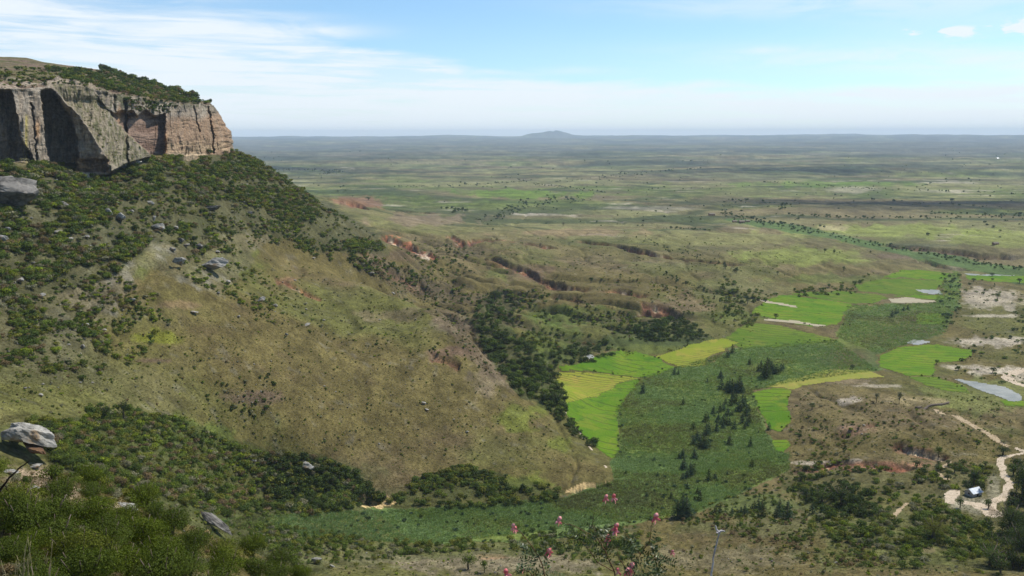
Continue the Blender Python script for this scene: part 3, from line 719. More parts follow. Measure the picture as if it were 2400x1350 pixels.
# rock detail: ledges, joints, blocks
zf = CAM_Z + fD * ray(fpx, fpy)[1]
led = fbm(uu / 60, zf / 1.9, 3, 311)
wu = uu + 16 * (fbm(uu / 22, zf / 16, 3, 314) - .5)
zw = zf + 7 * (fbm(uu / 35, zf / 30, 3, 312) - .5)
joint = 1 - np.abs(fbm(wu / 13, zf / 60, 2, 315) * 2 - 1); blk = fbm(uu / 9, zf / 7, 4, 317)
crk = sstep(joint, .93, 1.0) * sstep(fbm(uu / 30, zf / 25, 2, 316), .45, .6)
big = fbm(wu / 30, zf / 22, 3, 318)
led = fbm(wu / 70, zw / 2.3, 3, 311)
rel += (led - .5) * (1.6 + 2.2 * rec) + crk * 1.8 + (blk - .5) * 5.0 * (0.35 + 0.65 * (1 - rec)) + (big - .5) * 9 * (1 - .7 * rec)
edge_fade = sstep(vf, 0, .03)
fD2 = fD + rel * edge_fade * front
fpy = fpy - (fbm(uu / 11, 3, 3, 319) - .5) * 11 * sstep(vf, .8, 1.0) * sstep(fpx, 200, 250) * front
rr_top = sstep(vf, .95, 1.0)                               # rounded rim
fD2 = fD2 * (1 - rr_top) + (fD + (blk - .5) * 3) * rr_top
fx, fy, fz_ = at_dist(fpx, fpy, fD2)
skirt = np.array([[-30.], [-12.]])
# plateau
vc = np.linspace(0, 1, NC + 1)[None, 1:]
def bez(a, b, cc): return np.where(vc < .4, a + (b - a) * vc / .4, b + (cc - b) * (vc - .4) / .6)
cpx = bez(S[:, 3:4], S[:, 6:7], S[:, 9:10]); cpy = bez(S[:, 4:5], S[:, 7:8], S[:, 10:11]); cD = bez(S[:, 5:6], S[:, 8:9], S[:, 11:12])
# smooth the kink
def sm(a):
    for _ in range(25): a[:, 1:-1] = (a[:, :-2] + a[:, 2:] + 2 * a[:, 1:-1]) / 4
    return a
cpy = sm(cpy.copy()); cD = sm(cD.copy())
cpy = cpy - (fbm(np.repeat(U[:, None], NC, 1) / 11, 3, 3, 319) - .5) * 11 * (1 - sstep(vc, 0, .2)) * sstep(cpx, 200, 250) * (1 - sstep(S[:, 2:3], 765, 800))
ccx, ccy, ccz = at_dist(cpx, cpy, cD)
ccz = ccz + (fbm(ccx / 18, ccy / 18, 4, 321) - .5) * 4.5 * sstep(vc, 0.0, .15) * (1 - sstep(vc, .8, 1) * .6)
rocky = (1 - sstep(vc, .18, .38)) * (1 - sstep(S[:, 3:4], 200, 260))
ccz = ccz + rocky * (fbm(ccx / 9, ccy / 9, 4, 323) - .35) * 7 * sstep(vc, 0, .04)
b0 = np.stack([fx[:, 0], fy[:, 0], fz_[:, 0]], -1)
base2 = b0.copy(); base2[:, 2] -= 25; base2[:, :2] *= 1.02
cols_v = [base2[:, None], np.stack([fx, fy, fz_], -1), np.stack([ccx, ccy, ccz], -1)]
lastp = cols_v[2][:, -1]
for k, (dd, dzz) in enumerate(((60, -3), (180, -16), (420, -60))):
    rad = np.hypot(lastp[:, 0], lastp[:, 1])[:, None]
    q = lastp * 1.0; q[:, :2] = q[:, :2] * (rad + dd) / rad; q[:, 2] += dzz
    cols_v.append(q[:, None])
CV = np.concatenate(cols_v, 1)
NV = CV.shape[1]
ci = np.arange(NU * NV).reshape(NU, NV)
cq = np.stack([ci[:-1, :-1], ci[1:, :-1], ci[1:, 1:], ci[:-1, 1:]], -1).reshape(-1, 4)
# rock colours
GR, WARM, PINK, DK, YEL, ORG = C3(.28, .23, .17), C3(.36, .225, .13), C3(.25, .165, .12), C3(.10, .095, .085), C3(.40, .33, .10), C3(.42, .23, .10)
rc = np.broadcast_to(GR, fpx.shape + (3,)).copy()
rc = lerp(rc, DK, sstep(fbm(wu / 9, zw / 13, 5, 331), .5, .68) * .6)
rc = lerp(rc, C3(.37, .32, .25), sstep(fbm(uu / 9, zf / 9, 4, 333), .52, .68) * .6)
warmth = sstep(fpx, 375, 392) * (1 - sstep(fpx, 535, 550)) * sstep(fpy + (fbm(fpx / 22, fpy / 22, 3, 335) - .5) * 50, 258, 285)
rc = lerp(rc, WARM * .82, warmth * (.45 + .5 * fbm(uu / 4, zf / 30, 3, 337)))
rc = lerp(rc, C3(.46, .33, .20), warmth * sstep(fpy, 315, 350) * sstep(led, .5, .6) * .7)
rc = lerp(rc, PINK, rec * .85)
rc = lerp(rc, C3(.14, .085, .06), rec * sstep(led, .52, .6) * .6)
rc = lerp(rc, ORG * 1.05, np.exp(-((fpx - 388) / 4) ** 2) * sstep(fpy, 300, 330) * .9)
rc = lerp(rc, C3(.50, .38, .24), sstep(fpy, 356, 362) * sstep(fpx, 372, 380) * (1 - sstep(fpx, 470, 490)) * .8)
yl = np.exp(-((fpx - (60 + (fpy - 260) * .0)) / 5) ** 2) * sstep(fpy, 262, 280)
rc = lerp(rc, YEL, np.clip(yl * sstep(fbm(uu / 2.5, zf / 25, 3, 339), .38, .55), 0, 1) * .9)
rc = lerp(rc, ORG, np.exp(-(((fpx - 88) / 6) ** 2 + ((fpy - 305) / 22) ** 2)) * .8)
rc = lerp(rc, ORG, np.exp(-(((fpx - 280) / 5) ** 2 + ((fpy - 268) / 16) ** 2)) * .8)
band = soft(wx - 165, 6) * (1 - soft(wx - 255, 6)) * sstep(fpy, 358, 376)
rc = lerp(rc, lerp(np.broadcast_to(C3(.34, .22, .12), rc.shape).copy(), C3(.17, .11, .07), sstep(led, .46, .56)), band * .9)
rc = lerp(rc, C3(.58, .50, .40), band * sstep(fpy, 402, 407))
veg = slab * sstep(wx - RL, -2, 4)
vg = fbm(uu / 3 + zf / 5, zf / 3, 4, 341)
rc = lerp(rc, C3(.15, .135, .065), veg * (.3 + .35 * sstep(vg, .42, .55)))
rc = lerp(rc, C3(.075, .085, .03), veg * sstep(vg, .56, .64) * .6)
upv = (1 - sstep(fpy + (fbm(fpx / 8, fpy / 8, 3, 343) - .5) * 30, 236, 262)) * sstep(fpx, 225, 260)
rc = lerp(rc, C3(.07, .075, .035), upv * sstep(fbm(uu / 5, zf / 5, 3, 345), .42, .55) * .8)
rc *= (1 - .35 * crk)[..., None]
pc = lerp(np.broadcast_to(C3(.145, .125, .060), ccx.shape + (3,)).copy(), C3(.175, .125, .085), sstep(fbm(ccx / 30, ccy / 30, 4, 351), .42, .6))
pc = lerp(pc, C3(.09, .095, .035), sstep(fbm(ccx / 12, ccy / 12, 4, 353), .52, .66) * .7)
pc = lerp(pc, GR * 1.1, rocky * sstep(fbm(ccx / 9, ccy / 9, 4, 323), .42, .52) * .85)
pc = pc * (0.8 + .4 * fbm(ccx / 3, ccy / 3, 3, 355))[..., None]
allc = np.concatenate([rc[:, :1], rc, pc] + [pc[:, -1:]] * 3, 1)
mt, n, b, o = new_mat('weathered sandstone')
v = coords(n)
mp = n.n.new('ShaderNodeMapping'); mp.inputs['Scale'].default_value = (.12, .12, .8); n.l.new(v, mp.inputs[0])
mp2 = n.n.new('ShaderNodeMapping'); mp2.inputs['Scale'].default_value = (.9, .9, .10); n.l.new(v, mp2.inputs[0])
a = n.noise(mp.outputs[0], 1.0, 6.0, .7); a2 = n.noise(v, .55, 6.0, .7); a3 = n.noise(mp2.outputs[0], 1.0, 4.0, .6)
f = n.math('MULTIPLY', n.ramp(a2, .3, .7, .62, 1.35), n.math('MULTIPLY', n.ramp(a, .35, .65, .82, 1.15), n.ramp(a3, .35, .65, .92, 1.06)))
cc_ = n.n.new('ShaderNodeCombineColor')
for i in range(3): n.l.new(f, cc_.inputs[i])
n.l.new(n.mix(1.0, attr(n), cc_.outputs[0], 'MULTIPLY'), b.inputs['Base Color'])
bump(n, b, n.math('ADD', a, a2), 0.9, 1.1)
M_CLIFF = mt
link('cliff', raw_mesh('cliff', CV.reshape(-1, 3), cq, allc.reshape(-1, 3)), M_CLIFF, kind='structure')

# ------------------------------------------------------------------ plants: shapes shared by many
def quads_at(P, N, size, rg, aspect=1.0):
    """little leaf faces centred at P facing N"""
    n = len(P)
    t = rg.normal(size=(n, 3)); t -= (t * N).sum(1, keepdims=True) * N; t /= np.linalg.norm(t, axis=1, keepdims=True) + 1e-9
    b = np.cross(N, t); s = (size * rg.uniform(.6, 1.3, n))[:, None]
    V = np.stack([P - t * s * aspect, P - b * s * .8, P + t * s * aspect, P + b * s * .8], 1)
    return V.reshape(-1, 3)
def crown_shape(n, seed, lobes=9, h=0.85, flat=0.75, skirt=0.12, spread=.62, leaf=1.0, jit=.45):
    """rounded bushy crown, half width 1, base at z=0, top about 2*h"""
    rg = np.random.default_rng(seed)
    L = rg.normal(size=(lobes, 3)); L /= np.linalg.norm(L, axis=1, keepdims=True)
    L *= rg.uniform(.35, 1, (lobes, 1)) * spread
    L[:, 2] = np.abs(L[:, 2]) * rg.uniform(.2, 1, lobes)
    rad = rg.uniform(.30, .50, lobes); L[0] = (0, 0, .1); rad[0] = .55
    w = rad ** 2; k = rg.choice(lobes, n, p=w / w.sum())
    d = rg.normal(size=(n, 3)); d[:, 2] = np.where(rg.random(n) < .6, np.abs(d[:, 2]), d[:, 2]); d /= np.linalg.norm(d, axis=1, keepdims=True)
    P = L[k] + d * (rad[k] * rg.uniform(.72, 1.08, n))[:, None]
    N = d + rg.normal(size=(n, 3)) * jit; N /= np.linalg.norm(N, axis=1, keepdims=True)
    P[:, 2] = (P[:, 2] + .42) * h * flat / .75 + skirt
    P[:, 2] = np.maximum(P[:, 2], .03 + rg.uniform(0, .1, n))
    V = quads_at(P, N, leaf * .95 / math.sqrt(n) * 1.25, rg)
    tint = np.repeat(rg.uniform(.72, 1.28, n) if n < 900 else rg.uniform(.5, 1.5, n), 4) * np.repeat(.8 + .4 * (rg.random(lobes)[k]), 4)
    return V, np.arange(4 * n).reshape(-1, 4), tint
def cone_shape(n, seed, leaf=1.0):
    """dense conical evergreen, half width 1, height 4.4 (scaled)"""
    rg = np.random.default_rng(seed)
    t = 1 - np.sqrt(rg.random(n)) * .96
    ang = rg.uniform(0, 2 * math.pi, n)
    r = (1 - t) ** .8 * (0.80 + .25 * np.sin(t * 30 + seed) + .22 * np.sin(ang * 3 + t * 7 + seed)) * rg.uniform(.65, 1.05, n)
    P = np.stack([np.cos(ang) * r, np.sin(ang) * r, .25 + t * 4.1 - r * .25], 1)
    N = np.stack([np.cos(ang), np.sin(ang), np.full(n, .45)], 1) + rg.normal(size=(n, 3)) * .4; N /= np.linalg.norm(N, axis=1, keepdims=True)
    V = quads_at(P, N, leaf * 1.9 / math.sqrt(n), rg)
    return V, np.arange(4 * n).reshape(-1, 4), np.repeat(rg.uniform(.7, 1.3, n), 4)
def tube(pts, radii, seg=6):
    V = []; Fc = []
    pts = [np.asarray(p, float) for p in pts]
    for i, p in enumerate(pts):
        d = pts[min(i + 1, len(pts) - 1)] - pts[max(i - 1, 0)]; d /= np.linalg.norm(d) + 1e-9
        a = np.cross(d, (0.31, 0.2, 1.0) if abs(d[2]) < .9 else (1, 0.1, 0)); a /= np.linalg.norm(a); b = np.cross(d, a)
        for k in range(seg):
            q = 2 * math.pi * k / seg; V.append(p + radii[i] * (math.cos(q) * a + math.sin(q) * b))
    for i in range(len(pts) - 1):
        for k in range(seg):
            Fc.append((i * seg + k, i * seg + (k + 1) % seg, (i + 1) * seg + (k + 1) % seg, (i + 1) * seg + k))
    n = len(V); V.append(pts[0]); V.append(pts[-1])
    for k in range(seg):
        Fc.append((n, (k + 1) % seg, k, k)); Fc.append((n + 1, n - seg + k, n - seg + (k + 1) % seg, n - seg + (k + 1) % seg))
    return np.array(V), [f if f[2] != f[3] else f[:3] for f in Fc]
def tube_mesh(name, parts):
    V = []; Fc = []; o = 0
    for v, f in parts:
        V += [tuple(q) for q in v]; Fc += [tuple(i + o for i in g) for g in f]; o += len(v)
    me = bpy.data.meshes.new(name); me.from_pydata(V, [], Fc); me.update()
    me.polygons.foreach_set('use_smooth', [True] * len(me.polygons))
    return me

def leaf_material(name, trans=.28):
    mt, n, b, o = new_mat(name)
    a = n.noise(coords(n), 3.0, 3.0, .6)
    f = n.ramp(a, .3, .7, .8, 1.2)
    cc_ = n.n.new('ShaderNodeCombineColor')
    for i in range(3): n.l.new(f, cc_.inputs[i])
    colr = n.mix(1.0, attr(n), cc_.outputs[0], 'MULTIPLY')
    n.l.new(colr, b.inputs['Base Color']); b.inputs['Roughness'].default_value = .75; b.inputs['Specular IOR Level'].default_value = .08
    t = n.n.new('ShaderNodeBsdfTranslucent'); n.l.new(n.mix(1.0, colr, (1.25, 1.35, .7, 1), 'MULTIPLY'), t.inputs[0])
    mx = n.n.new('ShaderNodeMixShader'); mx.inputs[0].default_value = trans
    n.l.new(b.outputs[0], mx.inputs[1]); n.l.new(t.outputs[0], mx.inputs[2]); n.l.new(mx.outputs[0], o.inputs[0])
    return mt
M_LEAF = leaf_material('leaves')
M_BARK = flat_material('grey brown bark', (.09, .07, .05), (.17, .14, .11), 2.0, .02)

TONE = {'dark': C3(.038, .058, .016), 'deep': C3(.055, .084, .018), 'mid': C3(.082, .115, .020), 'olive': C3(.112, .122, .022), 'bright': C3(.135, .175, .016),
        'lime': C3(.18, .22, .03), 'grey': C3(.155, .155, .10), 'brown': C3(.125, .095, .052), 'blue': C3(.034, .062, .034),
        'near': C3(.090, .118, .012), 'nearb': C3(.068, .092, .013), 'nearc': C3(.112, .128, .018)}
for k_ in TONE:
    if not k_.startswith('near'): TONE[k_] = TONE[k_] * np.array([1.32, 1.25, 1.15])
TONE_WORD = {'near': 'bright green', 'nearb': 'deep olive green', 'nearc': 'yellowish green', 'dark': 'dark green', 'deep': 'deep green', 'mid': 'mid green', 'olive': 'olive green', 'bright': 'bright green', 'lime': 'yellow-green',
             'grey': 'grey-green', 'brown': 'brownish', 'blue': 'blue-green'}
LODN = (26, 70, 240, 1100, 8000)
SHAPES = {}
for k, nl in enumerate(LODN):
    SHAPES['bush', k] = [crown_shape(nl, 10 * k + s, 9 + 3 * (k > 2) + 9 * (k > 3), .72, skirt=.05 if k > 2 else .12, leaf=1.4 if k < 2 else 1.25 if k < 4 else 1.4, jit=.3) for s in range(5)]
    SHAPES['tree', k] = [crown_shape(nl, 500 + 10 * k + s, 11 + 3 * (k > 2), .98, skirt=.38, spread=.55, leaf=1.35 if k < 2 else 1.15) for s in range(4)]
    SHAPES['cone', k] = [cone_shape(max(nl, 90), 900 + 10 * k + s, leaf=1.25) for s in range(4)]
MESH_CACHE = {}
def crown_mesh(kind, lod, var, tone):
    key = (kind, lod, var, tone)
    if key not in MESH_CACHE:
        V, Fq, tint = SHAPES[kind, lod][var]
        me = raw_mesh('crown', V, Fq, TONE[tone][None] * tint[:, None], smooth=False); me.materials.append(M_LEAF); MESH_CACHE[key] = me
    return MESH_CACHE[key]
def stems_mesh(kind):
    if ('st', kind) not in MESH_CACHE:
        rg = np.random.default_rng(5)
        if kind == 'cone': P = [tube([(0, 0, -.3), (0, 0, 1.2), (0, 0, 4.1)], [.10, .08, .02])]
        elif kind == 'tree':
            P = [tube([(0, 0, -.3), (.04, .02, .5), (.02, .03, 1.05)], [.10, .08, .06])]
            for q in range(5):
                a = q * 1.26 + .3; P.append(tube([(.02, .02, .7 + .06 * q), (math.cos(a) * .3, math.sin(a) * .3, 1.1), (math.cos(a) * .55, math.sin(a) * .55, 1.5)], [.05, .035, .012]))
        else:
            P = []
            for q in range(6):
                a = q * 1.05 + .2; P.append(tube([(.02 * math.cos(a), .02 * math.sin(a), -.2), (math.cos(a) * .18, math.sin(a) * .18, .35), (math.cos(a) * .45, math.sin(a) * .45, .8)], [.05, .035, .01], 5))
        me = tube_mesh('stems', P); me.materials.append(M_BARK); MESH_CACHE['st', kind] = me
    return MESH_CACHE['st', kind]

# every plant: dict(kind, x, y, z, half width s, height factor hf, tone, px size, label data)
PLANTS = []
CLEARING = [(2212, 1150), (2265, 1150), (2300, 1168), (2335, 1120), (2330, 1085), (2400, 1050), (2440, 1058), (2440, 1075), (2372, 1095), (2376, 1135), (2352, 1235), (2270, 1225), (2215, 1195)]
def add_plant(kind, x, y, z, s, hf, tone, where, group, label=None, hand=False):
    D = math.sqrt(x * x + y * y + (z - CAM_Z) ** 2)
    PLANTS.append(dict(kind=kind, x=x, y=y, z=z, s=s, hf=hf, tone=tone, px=2 * s / D * F, where=where, group=group, label=label, hand=hand))
def pick(weights):
    ks = list(weights); p = np.array([weights[k] for k in ks], float); return ks[rng.choice(len(ks), p=p / p.sum())]
def scatter(poly, count, smin, smax, tones, where, group, kind='bush', hf=(.8, 1.15), clump=0.0, cs=40, on=None, zmax=None, seed=0):
    """plants spread over a photo polygon, standing on the ground found there"""
    xs = [p[0] for p in poly]; ys = [p[1] for p in poly]
    need = count; tries = 0
    while need > 0 and tries < 30:
        tries += 1
        m_ = max(need * 3, 60)
        px = rng.uniform(min(xs), max(xs), m_); py = rng.uniform(min(ys), max(ys), m_)
        k = in_poly(px, py, poly); px, py = px[k], py[k]
        if clump > 0:
            d = fbm(px / cs + seed, py / (cs * .6), 3, 401 + seed)
            k = rng.random(len(px)) < np.clip((d - (.33 + .18 * clump)) * 5 + .15, .06, 1); px, py = px[k], py[k]
        px, py = px[:need], py[:need]
        if len(px) == 0: continue
        if on is None: k = ~in_poly(px, py, CLEARING); px, py = px[k], py[k]
        if len(px) == 0: continue
        x, y, z = (on or locate)(px, py)
        k = np.isfinite(x) & np.isfinite(z)
        for a, b_, c_ in zip(x[k], y[k], z[k]):
            u = rng.random() ** 1.6
            add_plant(kind, a, b_, c_ - .05, smin + (smax - smin) * u, rng.uniform(*hf), pick(tones), where, group)
        need -= int(k.sum()) if k.sum() else need // 4 + 1
FOREST = {'dark': 1.2, 'deep': 3, 'mid': 3.2, 'olive': 3, 'bright': .7, 'brown': 1.6, 'grey': 1.3}
SCRUB = {'deep': 1.5, 'mid': 3, 'olive': 2.5, 'bright': 1, 'grey': 1, 'brown': .8, 'dark': .8}
# thicket under the cliff
scatter([(-60, 368), (60, 368), (180, 402), (300, 380), (420, 362), (550, 346), (610, 385), (700, 440), (640, 470), (480, 470), (300, 470), (120, 480), (-60, 480)], 2277, 1.5, 4.0, FOREST, 'in the thicket right under the cliff', 'shrubs under the cliff', clump=.35, seed=1)
scatter([(-60, 470), (300, 470), (480, 460), (560, 560), (470, 600), (360, 560), (280, 640), (180, 620), (60, 700), (-60, 700)], 2400, 1.2, 3.6, FOREST, 'on the bouldery slope below the cliff', 'shrubs on the bouldery slope', clump=.7, cs=60, seed=2)
scatter([(540, 350), (620, 385), (700, 440), (800, 508), (880, 552), (905, 585), (860, 600), (760, 560), (660, 520), (560, 470), (480, 430)], 2070, 1.2, 3.6, {**FOREST, 'grey': .8}, 'on the ridge running down from the cliff nose', 'shrubs on the ridge', clump=.3, seed=3)
scatter([(560, 470), (760, 560), (800, 590), (700, 590), (600, 560)], 320, 1.0, 2.6, SCRUB, 'on the flank of the ridge', 'shrubs on the ridge', clump=.6, seed=4)
scatter([(700, 560), (880, 600), (1000, 650), (960, 680), (820, 625), (700, 590)], 300, 1.2, 3.2, FOREST, 'in the gully beside the ridge', 'shrubs in the upper gully', clump=.5, seed=5)
scatter([(560, 600), (680, 700), (640, 760), (540, 700), (400, 640), (440, 600)], 208, .8, 2.4, {'bright': 2, 'mid': 3, 'olive': 2, 'deep': 1}, 'among the boulders of the upper spur', 'shrubs among the boulders', clump=.6, cs=30, seed=6)
scatter([(250, 640), (390, 700), (400, 780), (300, 860), (200, 800), (120, 720), (130, 640)], 384, .9, 2.4, {**SCRUB, 'bright': 2}, 'on the rocky left slope', 'shrubs on the left slope', clump=.6, seed=7)
scatter([(-60, 690), (150, 700), (260, 780), (240, 900), (80, 870), (-60, 870)], 663, .8, 2.6, {**FOREST, 'grey': 1.4}, 'on the stony slope at the left edge', 'shrubs on the left slope', clump=.55, seed=8)
scatter([(0, 850), (700, 700), (1000, 800), (1250, 960), (1380, 1080), (1000, 1100), (500, 1010), (0, 960)], 798, .35, 1.1, {**SCRUB, 'grey': 2}, 'on the open grass of the spur', 'small shrubs on the grassy spur', seed=9)
scatter([(600, 600), (860, 660), (1080, 730), (1160, 880), (900, 820), (600, 760)], 416, .4, 1.5, {**SCRUB, 'grey': 2}, 'near the crest of the spur', 'small shrubs on the grassy spur', seed=10)
scatter([(500, 890), (640, 880), (660, 940), (600, 980), (470, 960)], 60, .7, 1.8, {'dark': 2, 'deep': 2, 'grey': 1}, 'around the dark scar on the spur', 'small shrubs on the grassy spur', seed=11)
scatter([(0, 830), (560, 700), (860, 670), (1080, 740), (1200, 930), (1420, 1110), (1000, 1120), (500, 1030), (0, 960)], 1500, .22, .75, {**SCRUB, 'grey': 2.5, 'brown': 1.5}, 'on the open grass of the spur', 'small shrubs on the grassy spur', hf=(.5, .9), seed=90)
scatter([(300, 420), (560, 440), (640, 560), (560, 600), (480, 590), (330, 540)], 420, .9, 2.8, {**FOREST, 'grey': 1.2}, 'on the upper bouldery slope', 'shrubs on the bouldery slope', clump=.45, cs=36, seed=91)
scatter([(900, 560), (1500, 550), (2000, 600), (1750, 700), (1450, 780), (1250, 700), (1000, 620)], 900, .5, 1.3, {**SCRUB}, 'scattered over the open pediment', 'shrubs on the pediment', hf=(.6, 1.0), seed=92)
scatter([(1870, 920), (2330, 930), (2400, 1010), (2330, 1080), (1950, 1080), (1850, 1010)], 500, .22, .7, SCRUB, 'on the open knoll above the hut', 'shrubs on the knoll', hf=(.6, 1.0), seed=93)
scatter([(850, 1290), (1700, 1250), (2200, 1330), (2200, 1400), (700, 1400)], 800, .2, .6, {**SCRUB, 'grey': 2.5}, 'on the dry near hillside', 'shrubs on the near hillside', hf=(.5, 1.0), seed=94)
scatter([(850, 600), (1000, 635), (1100, 715), (1185, 880), (1130, 880), (1060, 780), (960, 695), (850, 640)], 330, .6, 1.8, {'dark': 1, 'deep': 2, 'brown': 3, 'olive': 2, 'grey': 2}, 'on the bank behind the spur crest', 'shrubs in the upper gully', hf=(.6, 1.), seed=95)
# ravine between the spur and our own hillside
scatter([(60, 985), (160, 990), (320, 960), (420, 985), (600, 1060), (740, 1075), (850, 1120), (850, 1190), (700, 1215), (540, 1215), (420, 1180), (240, 1130), (130, 1080)], 1933, 1.0, 2.9, {**FOREST, 'mid': 4}, 'in the ravine behind the near hillside', 'shrubs in the ravine', seed=12)
scatter([(620, 1075), (760, 1075), (850, 1120), (900, 1170), (840, 1195), (620, 1200)], 459, 1.2, 3.4, {'dark': 4, 'deep': 2, 'olive': 1}, 'in the dark thicket beside the pale sandy cut', 'shrubs in the ravine', seed=13)
scatter([(900, 1180), (980, 1120), (1080, 1090), (1230, 1125), (1330, 1150), (1300, 1175), (1100, 1195)], 520, 1.0, 2.8, {'dark': 2, 'deep': 2, 'olive': 3, 'mid': 2}, 'along the foot of the grassy spur', 'shrubs at the foot of the spur', clump=.3, cs=30, seed=14)
scatter([(200, 955), (300, 950), (330, 990), (200, 1010)], 30, 1.4, 2.6, {'deep': 2, 'mid': 2}, 'in the dark clump at the head of the ravine', 'shrubs in the ravine', seed=15)
# gully behind the spur
scatter([(1130, 690), (1200, 680), (1210, 790), (1290, 850), (1330, 940), (1310, 975), (1220, 930), (1150, 850), (1105, 760)], 457, 1.8, 4.4, {'dark': 3, 'deep': 3, 'mid': 1.5}, 'in the wooded gully behind the spur', 'trees in the wooded gully', clump=.2, seed=16)
scatter([(1270, 930), (1330, 930), (1330, 980), (1400, 1040), (1390, 1055), (1300, 985)], 84, 1.2, 3.0, {'dark': 3, 'deep': 2}, 'along the footpath at the edge of the rice', 'shrubs along the footpath', seed=17)
scatter([(1000, 590), (1120, 600), (1110, 640), (1020, 640)], 40, 1.5, 3.5, {'deep': 2, 'mid': 3}, 'in the green hollow above the gully', 'trees in the upper hollows', seed=18)
scatter([(1180, 690), (1280, 680), (1330, 760), (1300, 850), (1220, 800)], 176, 1.2, 3.2, SCRUB, 'on the green slope above the gully', 'shrubs above the gully', clump=.4, seed=19)
scatter([(1460, 770), (1520, 755), (1600, 745), (1660, 790), (1600, 800), (1500, 800)], 221, 1.8, 4.2, {'dark': 4, 'deep': 2}, 'in the dark wood above the rice fields', 'trees above the rice fields', seed=20)
scatter([(1280, 830), (1340, 810), (1420, 800), (1470, 820), (1400, 850), (1300, 860)], 96, 1.8, 3.8, {'dark': 3, 'deep': 2}, 'at the top of the rice terraces', 'trees above the rice fields', seed=21)
scatter([(1300, 700), (1500, 740), (1500, 800), (1350, 790)], 120, 1.0, 2.8, SCRUB, 'on the slope above the rice terraces', 'shrubs on the pediment', clump=.4, seed=22)
scatter([(1400, 630), (1700, 700), (1780, 760), (1720, 770), (1560, 720), (1400, 680)], 165, .9, 2.4, SCRUB, 'on the eroded slope', 'shrubs on the pediment', clump=.4, seed=23)
scatter([(1680, 640), (1800, 690), (1950, 670), (2050, 640), (2000, 690), (1800, 700), (1760, 770), (1700, 760)], 255, 1.2, 3.4, {'deep': 2, 'mid': 3, 'olive': 1}, 'along the upper edge of the rice fields', 'shrubs above the rice fields', clump=.3, seed=24)
scatter([(900, 560), (1500, 540), (2000, 590), (1800, 640), (1400, 640), (1000, 600)], 390, .6, 1.9, SCRUB, 'scattered over the open pediment', 'shrubs on the pediment', seed=25)
cand = np.argwhere((EROG > .55) & (np.abs(AZ) < .5)); cand = cand[rng.choice(len(cand), min(1500, len(cand)), replace=False)]
for i_, j_ in cand:
    if rng.random() < .8: add_plant('bush', X[i_, j_], Y[i_, j_], Z[i_, j_], .7 + 2.4 * rng.random() ** 2, rng.uniform(.8, 1.2), pick(FOREST), 'in a gully of the eroded slope', 'shrubs on the pediment')
# right-hand knoll
scatter([(1850, 1100), (2200, 1090), (2330, 1090), (2330, 1300), (2100, 1340), (1900, 1250)], 884, .7, 2.6, {'mid': 3, 'deep': 2, 'olive': 2, 'bright': 1, 'grey': .8}, 'on the bushy slope around the hut', 'shrubs around the hut', clump=.35, seed=26)
scatter([(1880, 1140), (2000, 1130), (2060, 1170), (2050, 1215), (1940, 1215), (1900, 1180)], 135, 1.3, 3.3, {'dark': 4, 'deep': 2}, 'in the dark grove left of the hut', 'trees left of the hut', seed=27)
scatter([(1870, 920), (2330, 930), (2390, 1010), (2330, 1060), (1950, 1060), (1850, 1010)], 390, .4, 1.5, SCRUB, 'on the open knoll above the hut', 'shrubs on the knoll', seed=28)
scatter([(1850, 1000), (1990, 1000), (1990, 1090), (1860, 1100)], 90, .7, 2.0, SCRUB, 'on the marsh side of the knoll', 'shrubs on the knoll', clump=.3, seed=29)
scatter([(2340, 1085), (2430, 1075), (2430, 1345), (2330, 1345), (2310, 1250)], 156, 1.8, 4.2, {'dark': 4, 'deep': 2, 'olive': 1}, 'in the tall wood at the right edge', 'trees at the right edge', kind='tree', seed=30)
scatter([(2140, 1090), (2320, 1085), (2330, 1150), (2240, 1150), (2140, 1130)], 25, 1.2, 3.0, {'dark': 2, 'deep': 2, 'mid': 1}, 'behind the hut', 'trees around the hut', kind='tree', seed=31)
scatter([(2180, 1175), (2320, 1190), (2320, 1290), (2100, 1290)], 89, 1.2, 3.2, {'deep': 2, 'mid': 2, 'olive': 1}, 'in front of the hut', 'trees around the hut', seed=32)
scatter([(2200, 650), (2400, 660), (2420, 900), (2240, 900), (2240, 780)], 170, .8, 2.8, {'deep': 2, 'mid': 2, 'dark': 1}, 'on the sandy flats beyond the knoll', 'shrubs on the sandy flats', clump=.3, seed=33)
scatter([(2200, 640), (2252, 640), (2250, 720), (2230, 780), (2200, 760)], 70, 1.4, 3.0, {'blue': 3, 'deep': 2}, 'in the tall reeds of the stream', 'bushes in the marsh', seed=34)
# our own lower hillside, bottom of the frame
scatter([(560, 1225), (1000, 1275), (1500, 1230), (1500, 1300), (1100, 1290), (700, 1330), (600, 1270)], 756, .7, 2.2, {'mid': 3, 'olive': 2, 'deep': 1.5, 'grey': 1}, 'along the near edge of the marsh', 'shrubs on the near hillside', clump=.3, seed=35)
scatter([(800, 1280), (1700, 1280), (2350, 1330), (2350, 1400), (700, 1400)], 546, .35, 1.3, {**SCRUB, 'grey': 2.5}, 'on the dry near hillside', 'shrubs on the near hillside', seed=36)
scatter([(1500, 1210), (1900, 1190), (2000, 1260), (2100, 1330), (1900, 1330), (1700, 1250)], 416, .5, 1.8, {'brown': 2, 'olive': 2, 'mid': 2, 'deep': 1.5}, 'on the heathy rise beside the marsh', 'shrubs on the near hillside', clump=.3, seed=37)
scatter([(1200, 1230), (1420, 1240), (1560, 1260), (1450, 1330), (1250, 1300)], 90, 1.0, 2.4, {'deep': 3, 'mid': 2}, 'in the clump below the flowering plant', 'shrubs on the near hillside', seed=38)
